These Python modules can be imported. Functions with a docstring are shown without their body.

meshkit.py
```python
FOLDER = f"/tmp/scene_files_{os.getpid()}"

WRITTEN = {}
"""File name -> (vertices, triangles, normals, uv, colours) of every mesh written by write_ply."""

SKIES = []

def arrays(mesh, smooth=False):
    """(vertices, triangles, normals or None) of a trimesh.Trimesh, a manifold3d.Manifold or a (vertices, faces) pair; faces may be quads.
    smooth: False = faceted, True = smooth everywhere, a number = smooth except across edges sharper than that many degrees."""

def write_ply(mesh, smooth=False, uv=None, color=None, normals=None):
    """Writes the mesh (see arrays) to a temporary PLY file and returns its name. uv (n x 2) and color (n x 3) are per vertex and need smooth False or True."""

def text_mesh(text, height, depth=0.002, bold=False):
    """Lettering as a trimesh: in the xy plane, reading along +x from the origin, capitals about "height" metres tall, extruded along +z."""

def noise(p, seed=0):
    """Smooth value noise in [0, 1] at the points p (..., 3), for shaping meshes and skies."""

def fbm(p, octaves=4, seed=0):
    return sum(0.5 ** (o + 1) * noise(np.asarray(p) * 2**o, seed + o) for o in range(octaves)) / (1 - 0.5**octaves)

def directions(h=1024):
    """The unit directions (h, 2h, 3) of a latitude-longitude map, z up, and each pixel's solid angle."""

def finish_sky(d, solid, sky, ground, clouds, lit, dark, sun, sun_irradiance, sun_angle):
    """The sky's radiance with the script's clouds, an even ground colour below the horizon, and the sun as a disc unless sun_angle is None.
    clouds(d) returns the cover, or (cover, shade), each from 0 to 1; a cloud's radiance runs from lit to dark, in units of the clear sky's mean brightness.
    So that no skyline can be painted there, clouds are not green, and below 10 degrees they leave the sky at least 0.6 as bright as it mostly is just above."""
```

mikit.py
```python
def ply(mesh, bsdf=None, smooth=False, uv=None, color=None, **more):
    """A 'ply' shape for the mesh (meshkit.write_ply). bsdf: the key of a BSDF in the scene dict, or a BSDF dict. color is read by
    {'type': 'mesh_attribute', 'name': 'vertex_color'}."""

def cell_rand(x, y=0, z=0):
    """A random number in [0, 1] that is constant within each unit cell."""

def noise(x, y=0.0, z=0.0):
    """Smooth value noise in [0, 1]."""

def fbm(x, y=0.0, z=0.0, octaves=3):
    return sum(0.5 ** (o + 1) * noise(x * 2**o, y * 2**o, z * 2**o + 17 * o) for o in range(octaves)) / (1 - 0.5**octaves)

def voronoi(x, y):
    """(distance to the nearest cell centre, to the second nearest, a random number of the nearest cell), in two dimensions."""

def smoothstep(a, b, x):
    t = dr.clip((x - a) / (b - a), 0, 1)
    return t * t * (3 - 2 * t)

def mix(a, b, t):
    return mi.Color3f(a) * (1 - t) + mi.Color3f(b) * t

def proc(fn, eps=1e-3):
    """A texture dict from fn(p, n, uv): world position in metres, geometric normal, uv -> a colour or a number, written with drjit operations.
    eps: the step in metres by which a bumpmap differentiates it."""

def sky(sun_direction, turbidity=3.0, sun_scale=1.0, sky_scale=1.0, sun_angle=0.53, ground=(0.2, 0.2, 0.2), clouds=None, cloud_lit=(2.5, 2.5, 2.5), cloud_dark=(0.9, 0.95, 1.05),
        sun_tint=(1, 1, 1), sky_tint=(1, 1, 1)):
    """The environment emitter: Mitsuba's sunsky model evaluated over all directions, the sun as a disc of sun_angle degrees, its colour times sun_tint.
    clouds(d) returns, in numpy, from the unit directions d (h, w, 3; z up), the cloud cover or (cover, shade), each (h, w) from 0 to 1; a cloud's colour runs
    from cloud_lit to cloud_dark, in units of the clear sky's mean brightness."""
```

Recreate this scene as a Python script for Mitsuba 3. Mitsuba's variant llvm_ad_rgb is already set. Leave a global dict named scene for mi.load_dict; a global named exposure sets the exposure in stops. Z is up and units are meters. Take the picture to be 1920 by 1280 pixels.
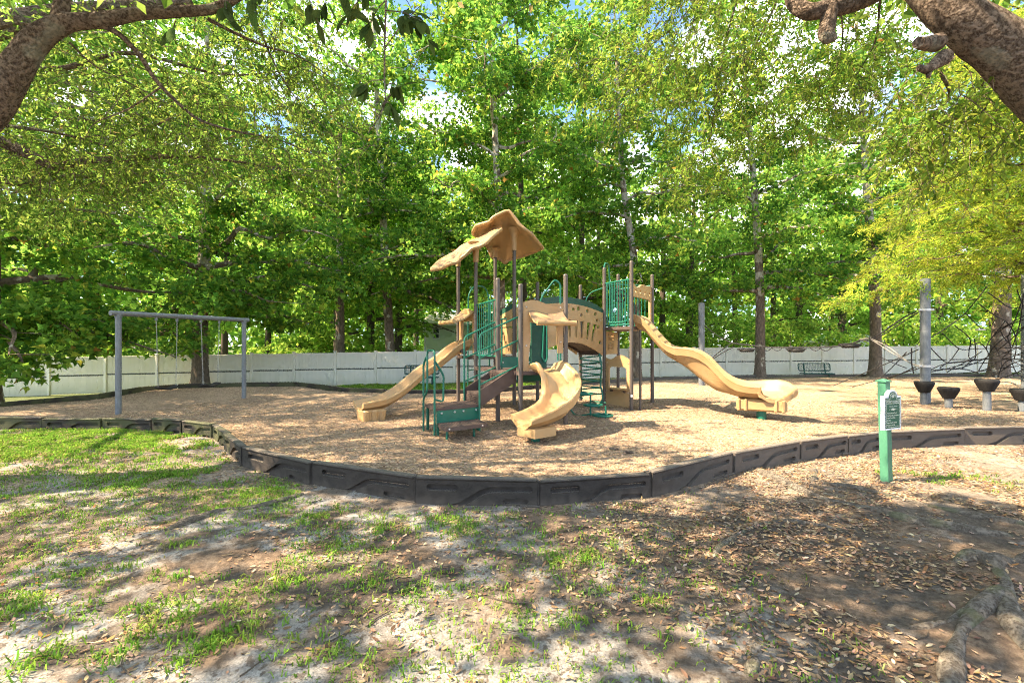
import math, random
import numpy as np, trimesh, manifold3d, shapely, shapely.geometry as sg
from scipy.spatial import Delaunay
import drjit as dr, mitsuba as mi, mikit, meshkit
from mikit import proc, noise, fbm, voronoi, smoothstep, mix

T = mi.ScalarTransform4f
F, HZ, EYE = 860.0, 648.0, 1.55           # focal length and horizon in photo pixels (1920 wide), eye height in metres
exposure = 2.95
SUN = np.array([-0.66, -0.13, 0.75]); SUN = SUN / np.linalg.norm(SUN)

scene, labels = {}, {}
scene['camera'] = {'type': 'perspective', 'fov': math.degrees(2 * math.atan(960 / F)), 'fov_axis': 'x',
                   'near_clip': 0.05, 'far_clip': 2000.0, 'principal_point_offset_y': -(HZ - 640) / 1280.0,
                   'to_world': T().look_at(origin=[0, 0, EYE], target=[0, 10, EYE], up=[0, 0, 1])}


def cloud_cover(d):
    q = d / (np.maximum(d[..., 2:3], 0) + 0.22)
    n = meshkit.fbm(np.stack([q[..., 0] * 1.9 + 3.1, q[..., 1] * 1.9, q[..., 0] * 0 + 2.0], -1), 5, 11)
    c = np.clip((n - 0.44) / 0.16, 0, 1)
    return c * c * (3 - 2 * c), np.clip((n - 0.62) / 0.3, 0, 0.7)


scene['sky'] = mikit.sky(SUN.tolist(), turbidity=3, clouds=cloud_cover, cloud_lit=(3.2, 3.2, 3.2), cloud_dark=(1.6, 1.65, 1.75), sun_scale=1.9, sky_scale=1.6, sun_tint=(1.0, 0.955, 0.88))

# ------------------------------------------------------------------ helpers


def unp(px, py, Y):
    """photo pixel at distance Y -> point"""
    return np.array([(px - 960) * Y / F, Y, EYE - (py - HZ) * Y / F])


def gnd(px, py, z=0.0):
    """photo pixel on the level z -> point"""
    Y = F * (EYE - z) / (py - HZ)
    return np.array([(px - 960) * Y / F, Y, z])


_count = {}


def key_for(name):
    n = _count.get(name, 0)
    _count[name] = n + 1
    return name if n == 0 else f'{name}_{n:03d}'


def ob(name, mesh, bsdf, parent=None, smooth=35, color=None):
    key = key_for(name if parent is None else f'{parent}__{name}')
    if isinstance(mesh, list):
        mesh = cat(mesh)
    scene[key] = mikit.ply(mesh, bsdf, smooth=smooth, color=color)
    return key


def lab(key, label=None, category=None, group=None, kind=None):
    d = labels.setdefault(key, {})
    for k, v in (('label', label), ('category', category), ('group', group), ('kind', kind)):
        if v:
            d[k] = v


def thing(name, label, category, group=None):
    key = key_for(name)
    lab(key, label, category, group)
    return key


def cat(ms):
    vs, fs, n = [], [], 0
    for m in ms:
        v, f, _ = meshkit.arrays(m)
        vs.append(v); fs.append(f + n); n += len(v)
    return trimesh.Trimesh(np.vstack(vs), np.vstack(fs), process=False)


def spline(pts, n=8):
    """Catmull-Rom through the points"""
    p = np.asarray(pts, float)
    if len(p) < 3:
        return np.linspace(p[0], p[-1], max(2, n // 2))
    q = np.vstack([2 * p[0] - p[1], p, 2 * p[-1] - p[-2]])
    out = []
    for i in range(1, len(q) - 2):
        t = np.linspace(0, 1, n, endpoint=False)[:, None]
        a, b, c, d = q[i - 1], q[i], q[i + 1], q[i + 2]
        out.append(0.5 * (2 * b + (c - a) * t + (2 * a - 5 * b + 4 * c - d) * t ** 2 + (3 * b - a - 3 * c + d) * t ** 3))
    return np.vstack(out + [p[-1:]])


def rounded(pts, r, n=5):
    """polyline with its corners rounded off"""
    p = [np.asarray(x, float) for x in pts]
    out = [p[0]]
    for a, b, c in zip(p, p[1:], p[2:]):
        u, w = a - b, c - b
        lu, lw = np.linalg.norm(u), np.linalg.norm(w)
        rr = min(r, lu * .45, lw * .45)
        s, e = b + u / lu * rr, b + w / lw * rr
        t = np.linspace(0, 1, n)[:, None]
        out += list((1 - t) ** 2 * s + 2 * t * (1 - t) * b + t ** 2 * e)
    return np.array(out + [p[-1]])


def tube(path, r, sides=10, caps=True, flat=None):
    p = np.asarray(path, float)
    r = np.broadcast_to(np.asarray(r, float), (len(p),))
    t = np.gradient(p, axis=0)
    t /= np.linalg.norm(t, axis=1, keepdims=True) + 1e-12
    a = np.cross(t[0], [0, 0, 1.0] if abs(t[0][2]) < .9 else [1.0, 0, 0])
    frames = []
    for i in range(len(p)):
        a = a - t[i] * (a @ t[i])
        a /= np.linalg.norm(a) + 1e-12
        frames.append((a, np.cross(t[i], a)))
    ang = np.arange(sides) * 2 * np.pi / sides
    A = np.array([f[0] for f in frames]); B = np.array([f[1] for f in frames])
    v = p[:, None] + r[:, None, None] * (np.cos(ang)[None, :, None] * A[:, None] + np.sin(ang)[None, :, None] * B[:, None])
    i, j = np.meshgrid(np.arange(len(p) - 1), np.arange(sides), indexing='ij')
    q = np.stack([i * sides + j, i * sides + (j + 1) % sides, (i + 1) * sides + (j + 1) % sides, (i + 1) * sides + j], -1).reshape(-1, 4)
    f = np.vstack([q[:, [0, 1, 2]], q[:, [0, 2, 3]]])
    v = v.reshape(-1, 3)
    if caps:
        n = len(v)
        v = np.vstack([v, p[:1], p[-1:]])
        k = np.arange(sides)
        f = np.vstack([f, np.stack([(k + 1) % sides, k, k * 0 + n], 1), np.stack([k, (k + 1) % sides, k * 0], 1) + (len(p) - 1) * sides])
        m = len(f) - sides
        f[m:, 2] = n + 1
    return trimesh.Trimesh(v, f, process=False)


def lathe(profile, at, sides=20):
    """profile: (r, z) pairs from the bottom up"""
    p = np.asarray(profile, float)
    ang = np.arange(sides) * 2 * np.pi / sides
    v = np.stack([p[:, 0, None] * np.cos(ang), p[:, 0, None] * np.sin(ang), np.broadcast_to(p[:, 1, None], (len(p), sides))], -1).reshape(-1, 3) + np.asarray(at)
    i, j = np.meshgrid(np.arange(len(p) - 1), np.arange(sides), indexing='ij')
    q = np.stack([i * sides + j, i * sides + (j + 1) % sides, (i + 1) * sides + (j + 1) % sides, (i + 1) * sides + j], -1).reshape(-1, 4)
    return trimesh.Trimesh(v, np.vstack([q[:, [0, 1, 2]], q[:, [0, 2, 3]]]), process=False)


def hull_box(sx, sy, sz, bevel=0.006):
    """chamfered box centred on the origin"""
    x, y, z = sx / 2, sy / 2, sz / 2
    b = min(bevel, x * .9, y * .9, z * .9)
    pts = [(sa * (x - ba), sb * (y - bb), sc * (z - bc)) for sa in (-1, 1) for sb in (-1, 1) for sc in (-1, 1)
           for ba, bb, bc in ((b, b, 0), (b, 0, b), (0, b, b))]
    return trimesh.convex.convex_hull(np.array(pts))


def obox(p0, p1, width, height, z0=None, bevel=0.006):
    """box along p0 -> p1 (horizontal), width across, height up; z0 = bottom (p0's z when None)"""
    p0, p1 = np.asarray(p0, float), np.asarray(p1, float)
    d = p1[:2] - p0[:2]
    L = np.linalg.norm(d)
    m = hull_box(L, width, height, bevel)
    a = math.atan2(d[1], d[0])
    R = trimesh.transformations.rotation_matrix(a, [0, 0, 1])
    zb = p0[2] if z0 is None else z0
    R[:3, 3] = [(p0[0] + p1[0]) / 2, (p0[1] + p1[1]) / 2, zb + height / 2]
    m.apply_transform(R)
    return m


def prism(poly, thick):
    """shapely polygon (x, y) extruded by thick along z"""
    parts = getattr(poly, 'geoms', [poly])
    return cat([trimesh.creation.extrude_polygon(g, thick, engine='earcut') for g in parts if g.area > 1e-8])


def panel(poly, origin, along, thick, up=(0, 0, 1.0)):
    """a flat panel: polygon in (along, up) coordinates from the origin, its thickness behind"""
    m = prism(poly, thick)
    a = np.asarray(along, float); a = a / np.linalg.norm(a)
    u = np.asarray(up, float)
    n = np.cross(a, u)
    m.vertices = np.asarray(origin) + m.vertices[:, :1] * a + m.vertices[:, 1:2] * u - m.vertices[:, 2:] * n
    return m


def idw(ctrl, power=3.0):
    c = np.asarray(ctrl, float)

    def f(x, y):
        x, y = np.asarray(x, float), np.asarray(y, float)
        num, den = 0, 0
        for cx, cy, cz in c:
            w = 1 / (((x - cx) ** 2 + (y - cy) ** 2) ** (power / 2) + 0.05)
            num, den = num + w * cz, den + w
        return num / den
    return f


def P3(x, y, z=0.0):
    x, y = np.broadcast_arrays(np.asarray(x, float), np.asarray(y, float))
    return np.stack([x, y, np.full_like(x, z)], -1)


# ------------------------------------------------------------------ materials


def rgb(*c):
    return {'type': 'rgb', 'value': list(c)}


def mat(name, color, rough=0.6, spec=0.4, bump=None, bump_scale=1.0, **more):
    b = {'type': 'principled', 'base_color': color if isinstance(color, dict) else rgb(*color), 'roughness': rough, 'specular': spec, **more}
    if bump is not None:
        b = {'type': 'bumpmap', 'arbitrary': proc(bump), 'scale': bump_scale, 'bsdf': b}
    scene[name] = {'type': 'twosided', 'bsdf': b}


def leafmat(name, trans=1.0, rough=0.5):
    scene[name] = {'type': 'principledthin', 'base_color': {'type': 'mesh_attribute', 'name': 'vertex_color'}, 'roughness': rough, 'diff_trans': trans, 'eta': 1.4, 'spec_trans': 0.0}


def ground_color(p, n, uv):
    a = fbm(p.x * .9 + 5, p.y * .9, 0.0, 4)
    b = fbm(p.x * 4.3, p.y * 4.3 + 9, 1.0, 4)
    g = noise(p.x * 90, p.y * 90, 3.0)
    sand = mix((.182, .176, .166), (.295, .286, .272), g)
    soil = mix((.050, .042, .036), (.11, .092, .076), noise(p.x * 40, p.y * 40, 5.0))
    litter = mix((.085, .062, .046), (.19, .14, .10), noise(p.x * 25, p.y * 32, 7.0))
    wr = smoothstep(-1.0, 2.5, p.x + p.y * .3 - 1.0 + 3.0 * (a - .5))
    near = smoothstep(4.6, 2.6, p.y + 2.5 * (b - .5)) * smoothstep(3.2, 1.0, dr.abs(p.x + .2 + 2 * (a - .5)))
    s = smoothstep(.44, .66, a * .40 + b * .60 - .005 - .10 * wr + .10 * near)
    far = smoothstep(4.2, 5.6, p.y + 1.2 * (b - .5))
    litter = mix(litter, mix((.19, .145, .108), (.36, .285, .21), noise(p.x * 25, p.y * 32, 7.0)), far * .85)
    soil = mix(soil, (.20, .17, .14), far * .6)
    base = mix(litter, soil, smoothstep(.36 - .12 * wr, .58 - .10 * wr, fbm(p.x * 2.3 + 30, p.y * 2.3, 2.0, 3)))
    c = mix(base, sand, s * (.95 - .45 * wr))
    bits = smoothstep(.58, .70, fbm(p.x * 36, p.y * 30, 4.0, 3))
    c = mix(c, (.075, .058, .044), bits * .75)
    c = mix(c, (.07, .10, .03), smoothstep(8.5, 11.5, p.y) * .8)
    return c * (.75 + .5 * noise(p.x * 140, p.y * 140, 8.0))


def ground_bump(p, n, uv):
    return .012 * fbm(p.x * 14, p.y * 14, 0.0, 4) + .003 * noise(p.x * 110, p.y * 110, 2.0)


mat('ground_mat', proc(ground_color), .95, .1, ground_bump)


def mulch_color(p, n, uv):
    d1, d2, r = voronoi(p.x * 26 + 3 * noise(p.x * 9, p.y * 9, 0.0), p.y * 26)
    c = mix((.17, .122, .082), (.42, .315, .22), r)
    c = c * (.55 + .45 * smoothstep(.0, .25, d2 - d1))
    return c * (.75 + .5 * fbm(p.x * .8, p.y * .8, 4.0, 3))


def mulch_bump(p, n, uv):
    d1, d2, r = voronoi(p.x * 26, p.y * 26)
    return .012 * r + .010 * smoothstep(.0, .3, d2 - d1)


mat('mulch_mat', proc(mulch_color), .95, .1, mulch_bump)
scene['chip_mat'] = {'type': 'twosided', 'bsdf': {'type': 'principled', 'base_color': {'type': 'mesh_attribute', 'name': 'vertex_color'}, 'roughness': .9, 'specular': .15}}


def tan_color(p, n, uv):
    s = smoothstep(.50, .72, fbm(p.x * 2.3, p.y * 2.3, p.z * 2.3, 4))
    g = fbm(p.x * 30, p.y * 30, p.z * 18, 3)
    c = mix((.41, .268, .128), (.375, .238, .108), s)
    streak = smoothstep(.58, .74, noise(p.x * 26, p.y * 26, p.z * 2.2))
    return mix(c * (.95 + .10 * g), (.36, .28, .17), .25 * streak * smoothstep(.35, .6, fbm(p.x * 4, p.y * 4, p.z * 4 + 3, 2)))


mat('tan_plastic', proc(tan_color), .42, .45, lambda p, n, uv: .0015 * noise(p.x * 160, p.y * 160, p.z * 160))


def roof_color(p, n, uv):
    c = mi.Color3f(tan_color(p, n, uv))
    d = smoothstep(.15, .8, n.z) * smoothstep(.25, .6, fbm(p.x * 6, p.y * 6, p.z * 6, 4))
    return mix(c, (.145, .105, .075), d * .85)


mat('tan_roof', proc(roof_color), .5, .35)


def post_color(p, n, uv):
    return mix((.072, .060, .052), (.108, .092, .080), fbm(p.x * 7, p.y * 7, p.z * 3, 3))


mat('post_paint', proc(post_color), .42, .5)


def green_color(p, n, uv):
    return mix((.006, .098, .066), (.013, .145, .100), fbm(p.x * 5, p.y * 5, p.z * 3, 3))


mat('green_paint', proc(green_color), .34, .5)
mat('dark_green_plastic', (.016, .072, .050), .5, .4)


def deck_color(p, n, uv):
    return mix((.060, .042, .038), (.105, .078, .068), fbm(p.x * 6, p.y * 6, p.z * 6, 3))


mat('brown_deck', proc(deck_color), .55, .4)
mat('bolt_metal', (.55, .55, .54), .4, .5, metallic=.8)
mat('chain_metal', (.34, .35, .35), .5, .4, metallic=.4)


def steel_color(p, n, uv):
    d1, d2, r = voronoi(p.x * 30 + p.y * 30, p.z * 24)
    return mix((.125, .145, .165), (.20, .222, .245), .6 * r + .4 * fbm(p.x * 3, p.y * 3, p.z * 2, 3))


mat('galvanised', proc(steel_color), .5, .4, metallic=.25)
mat('rubber', (.018, .018, .019), .7, .3, lambda p, n, uv: .002 * noise(p.x * 90, p.y * 90, p.z * 90))
mat('rope_mat', (.030, .030, .033), .85, .2)
mat('cable_pale', (.20, .185, .16), .5, .4)


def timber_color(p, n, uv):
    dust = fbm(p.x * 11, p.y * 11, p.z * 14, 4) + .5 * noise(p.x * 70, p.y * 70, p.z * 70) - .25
    c = mix((.026, .023, .021), (.125, .108, .094), dust * .32 + .75 * smoothstep(.8, 3.5, p.x))  # lighter towards the right: sunlight painted into the timber colour
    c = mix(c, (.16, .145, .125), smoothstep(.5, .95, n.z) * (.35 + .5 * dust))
    splash = smoothstep(-.02, -.16, p.z + .08 * noise(p.x * 20, p.y * 20, 1.0))
    c = mix(c, (.13, .11, .09), splash * .5)
    greenish = smoothstep(-3.6, -5.2, p.x) * smoothstep(.35, .6, fbm(p.x * 3, p.y * 3, p.z * 5 + 3, 3))  # green mottling that sets in towards the left
    return mix(c, (.085, .095, .045), greenish * .7)


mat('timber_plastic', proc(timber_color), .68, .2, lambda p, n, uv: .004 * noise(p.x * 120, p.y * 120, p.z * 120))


def vinyl_color(p, n, uv):
    g = smoothstep(.45, .8, noise(p.x * 14, p.y * 14, p.z * .9))
    low = smoothstep(.35, -.4, p.z + .25 * fbm(p.x * 2, p.y * 2, 0.0, 3))
    return mix(mix((.72, .69, .59), (.66, .64, .54), g * .6), (.36, .40, .27), low * .55)


mat('vinyl', proc(vinyl_color), .45, .4)
mat('fence_gap_shade', (.10, .11, .10), .8, .2)


def sign_green(p, n, uv):
    return mix((.045, .165, .100), (.068, .21, .135), fbm(p.x * 9, p.y * 9, p.z * 5, 3))


mat('sign_green_paint', proc(sign_green), .4, .5)
mat('sign_white', (.80, .80, .80), .45, .4)
mat('sign_face', (.022, .105, .060), .4, .4)
mat('sign_print', (.62, .66, .56), .5, .3)


def furrows(p, k):
    wx = noise(p.x * 6 * k, p.y * 6 * k, p.z * 6 * k)
    r1 = fbm(p.x * 26 * k + 1.5 * wx, p.y * 26 * k + 1.5 * wx, p.z * 17 * k + 2 * wx, 4)
    r2 = fbm(p.x * 60 * k + 9, p.y * 60 * k, p.z * 42 * k, 3)
    return smoothstep(.30, .62, .62 * r1 + .38 * r2)


def bark_oak(p, n, uv):
    q = fbm(p.x * 7, p.y * 7, p.z * 7, 4)
    c = mix((.060, .045, .035), mix((.155, .115, .086), (.27, .215, .168), q), furrows(p, 1.7))
    lich = smoothstep(.58, .70, fbm(p.x * 4 + 7, p.y * 4, p.z * 4, 4))
    return mix(c, (.30, .31, .25), lich * .45)


def bark_bump(p, n, uv):
    return .030 * furrows(p, 1.7) + .008 * noise(p.x * 60, p.y * 60, p.z * 60)


mat('oak_bark', proc(bark_oak), .95, .1, bark_bump)


def bark_syc(p, n, uv):
    w = fbm(p.x * 5, p.y * 5, p.z * 2.6, 4)
    hi = smoothstep(1.5, 8.0, p.z)
    pale = mix((.33, .29, .235), (.50, .47, .40), noise(p.x * 9, p.y * 9, p.z * 4))
    dark = mix((.085, .066, .052), (.21, .165, .13), noise(p.x * 26, p.y * 26, p.z * 9))
    return mix(dark, pale, smoothstep(.62, .70, w + .26 * hi - .03))


mat('sycamore_bark', proc(bark_syc), .9, .15, lambda p, n, uv: .012 * fbm(p.x * 16, p.y * 16, p.z * 7, 3))
mat('far_bark', (.085, .070, .056), .95, .1)


def root_color(p, n, uv):
    q = fbm(p.x * 9, p.y * 9, p.z * 9, 4)
    c = mix((.085, .072, .058), mix((.14, .122, .10), (.225, .20, .165), q), furrows(p, 2.0))
    moss = smoothstep(.56, .70, fbm(p.x * 6 + 3, p.y * 6, p.z * 6, 3))
    return mix(c, (.13, .145, .075), moss * .5)


mat('root_bark', proc(root_color), .95, .1, lambda p, n, uv: .022 * furrows(p, 2.0))
leafmat('leaf_mat', 1.3, .45)
leafmat('needle_mat', 1.15, .6)
leafmat('grass_mat', .9, .5)
leafmat('litter_mat', .35, .75)
mat('house_siding', (.66, .76, .55), .6, .3)
mat('white_trim', (.78, .78, .76), .5, .3)
mat('roof_shingle', proc(lambda p, n, uv: mix((.42, .39, .38), (.54, .51, .50), noise(p.x * 5, p.y * 5, p.z * 16))), .9, .1)
mat('window_dark', (.04, .05, .06), .1, .5)
# ------------------------------------------------------------------ ground and mulch
GCTRL = [(-1, 4.4, -.18), (-3, 3, -.17), (3, 3, -.18), (0, 1.5, -.17), (-8, 8.5, -.12), (-13, 9.5, -.12), (6, 6, -.19), (8, 7, -.19), (14, 8, -.2), (-16, 17.5, -.46), (-10, 20.5, -.38),
         (-5, 20.5, -.24), (0, 20, -.2), (7, 23, -.08), (15, 24.5, 0), (25, 25.5, 0), (40, 60, .3), (-40, 60, -.3), (0, 60, 0), (0, -10, -.17), (0, 120, 0), (-6, 5, -.15), (-9, 5, -.14), (9, 4, -.18), (90, 90, 0), (-90, 90, 0)]
g_base = idw(GCTRL)
ROOTS = [  # (photo path, radius) of oak roots that lie half buried
    ([(1418, 884), (1440, 897), (1480, 915), (1530, 938), (1590, 952), (1650, 964), (1720, 984), (1810, 1000), (1900, 1012)], .075),
    ([(1522, 912), (1528, 897), (1524, 885)], .055),
    ([(1530, 912), (1600, 921), (1680, 938), (1760, 957), (1850, 975), (1960, 992)], .05),
    ([(1795, 1066), (1825, 1064), (1858, 1076), (1884, 1105), (1890, 1150), (1905, 1190), (1935, 1235)], .078),
    ([(1886, 1118), (1850, 1150), (1815, 1180), (1795, 1215), (1785, 1262), (1780, 1330)], .062),
    ([(1858, 1078), (1880, 1066), (1915, 1062), (1960, 1050)], .07),
    ([(1838, 1160), (1800, 1166), (1760, 1180), (1700, 1182)], .028),
    ([(310, 1000), (350, 985), (400, 967), (430, 960), (470, 958), (530, 944), (570, 930)], .05),
    ([(1338, 1052), (1352, 1030), (1392, 1003), (1440, 985), (1495, 980), (1600, 1000)], .03),
    ([(1400, 1268), (1415, 1250), (1412, 1228), (1432, 1222)], .035),
]
root_paths = []
for pts, r in ROOTS:
    q = []
    for px, py in pts:
        z = -.17
        for _ in range(4):
            p = gnd(px, py, z)
            z = float(g_base(p[0], p[1]))
        q.append(p)
    root_paths.append((spline(q, 10), r))


def gz(x, y):
    x, y = np.asarray(x, float), np.asarray(y, float)
    z = g_base(x, y) + .05 * (meshkit.fbm(P3(x * .9, y * .9, 1.0), 4, 3) - .5) + .018 * (meshkit.fbm(P3(x * 7, y * 7, 1.0), 3, 5) - .5)
    for path, r in root_paths:   # soil heaped along the roots
        near = (x > path[:, 0].min() - 1) & (x < path[:, 0].max() + 1) & (y > path[:, 1].min() - 1) & (y < path[:, 1].max() + 1)
        if near.any():
            d = np.min(np.hypot(x[near][..., None] - path[:, 0], y[near][..., None] - path[:, 1]), -1) if x.ndim else np.min(np.hypot(x - path[:, 0], y - path[:, 1]))
            b = r * .55 * np.exp(-(d / (r * 2.4)) ** 2)
            if x.ndim:
                z[near] += b
            else:
                z = z + b
    return z


def grow(start, step, ratio, end):
    out = [start]
    while out[-1] < end:
        out.append(out[-1] + step); step *= ratio
    return out


gxs = np.array([-v for v in grow(11, .15, 1.13, 260)][::-1] + list(np.arange(-10.9, 11.9, .09)) + grow(12, .15, 1.13, 260))
gys = np.array([-v for v in grow(-1.5, .2, 1.2, 80)][::-1] + list(np.arange(1.55, 9.5, .065)) + grow(9.5, .1, 1.1, 300))
GX, GY = np.meshgrid(gxs, gys)
GZ = gz(GX.ravel(), GY.ravel())
nx = len(gxs)
ii, jj = np.meshgrid(np.arange(len(gys) - 1), np.arange(nx - 1), indexing='ij')
quads = np.stack([ii * nx + jj, ii * nx + jj + 1, (ii + 1) * nx + jj + 1, (ii + 1) * nx + jj], -1).reshape(-1, 4)
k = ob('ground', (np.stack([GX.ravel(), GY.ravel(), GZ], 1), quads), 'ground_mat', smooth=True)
lab(k, 'sandy leaf-strewn ground with grass patches around the play area', 'ground', kind='structure')

ZT = .10   # top of the near border timbers
near_px = [(-260, 782.5), (-140, 783), (-32, 783), (78, 783.5), (190, 783.5), (283, 786), (340, 790), (397, 797), (421, 813), (454, 838), (583, 868), (776, 896), (1010, 902), (1222, 888), (1375, 850), (1499, 828),
           (1589, 817), (1652, 810), (1808, 803.5), (1962, 802), (2120, 801), (2300, 801)]
near_pts = np.array([gnd(x, y, ZT)[:2] for x, y in near_px])
far_px = [(-330, 785), (-160, 776), (0, 763), (83, 755), (187, 745), (267, 731), (333, 726), (395, 724.5), (460, 723), (553, 722), (600, 727), (640, 733), (720, 736), (800, 737.5), (880, 737.5), (940, 734), (1000, 728), (1070, 723),
          (1130, 718), (1180, 714), (1230, 711.5), (1290, 710), (1345, 708.5), (1400, 707.5), (1455, 707), (1510, 706.5), (1565, 706), (1620, 705.5), (1675, 705.5), (1730, 705.5), (1785, 705.5), (1840, 705.5), (1900, 705.5), (1980, 705.5)]
far_pts = np.array([gnd(x, y, 0.0)[:2] for x, y in far_px])
right_pts = np.array([(17.5, 8.6), (20, 10), (23, 13), (25, 17), (26, 20)])
ring = sg.Polygon(np.vstack([near_pts, right_pts, far_pts[::-1]])).buffer(0)

MCTRL = [(-1.3, 11.8, .13), (.05, 11.4, .09), (.3, 7.6, -.10), (-.3, 9.4, 0), (1.1, 9.1, 0), (2.9, 11.1, 0), (3.7, 12.3, .02), (5.8, 10.6, -.05), (6.4, 10.0, -.10), (-3.05, 9.7, -.02), (0, 5.5, .03), (3, 6.8, .03), (-2.5, 6.3, .03),
         (-4.5, 7.9, .02), (6, 8.4, .03), (9, 9, .02), (-9, 10.4, 0), (-8, 13.7, 0), (-8.1, 11.6, -.13), (-7.6, 12.7, -.12), (11, 12, 0), (0, 15, 0), (9, 20, 0), (16, 18, 0), (-12, 10.2, .03), (-5, 15, 0), (5, 17, 0), (16, 10, 0)]
m_base = idw(MCTRL)


def mz(x, y):
    return m_base(x, y) + .045 * (meshkit.fbm(P3(np.asarray(x, float) * 1.1, np.asarray(y, float) * 1.1, 2.0), 4, 8) - .5)


rng = np.random.default_rng(5)
mx, my = np.meshgrid(np.arange(-19, 27, .11), np.arange(4.4, 23.5, .11))
mp = np.stack([mx.ravel(), my.ravel()], 1) + rng.uniform(-.02, .02, (mx.size, 2))
keep = (mp[:, 1] < 13) | (rng.random(len(mp)) < .3)
mp = mp[keep]
mp = mp[shapely.contains_xy(ring.buffer(-.10), mp[:, 0], mp[:, 1])]
bl = ring.buffer(-.055, join_style=2).exterior
bp = np.array([bl.interpolate(s).coords[0] for s in np.arange(0, bl.length, .12)])
allp = np.vstack([mp, bp])
tri = Delaunay(allp).simplices
cen = allp[tri].mean(1)
tri = tri[shapely.contains_xy(ring.buffer(-.055, join_style=2), cen[:, 0], cen[:, 1])]
e1, e2 = allp[tri[:, 1]] - allp[tri[:, 0]], allp[tri[:, 2]] - allp[tri[:, 0]]
flip = e1[:, 0] * e2[:, 1] - e1[:, 1] * e2[:, 0] < 0
tri[flip] = tri[flip][:, ::-1]
mzv = mz(allp[:, 0], allp[:, 1]); mzv[len(mp):] -= .03
k = ob('mulch_bed', (np.column_stack([allp, mzv]), tri), 'mulch_mat', smooth=True)
lab(k, 'tan wood mulch bed inside the black plastic border', 'mulch', kind='structure')

# ------------------------------------------------------------------ border timbers
border = thing('playground_border', 'low black plastic timber border, sunlit grey painted into its right part, curving around the mulch bed', 'border')


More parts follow.
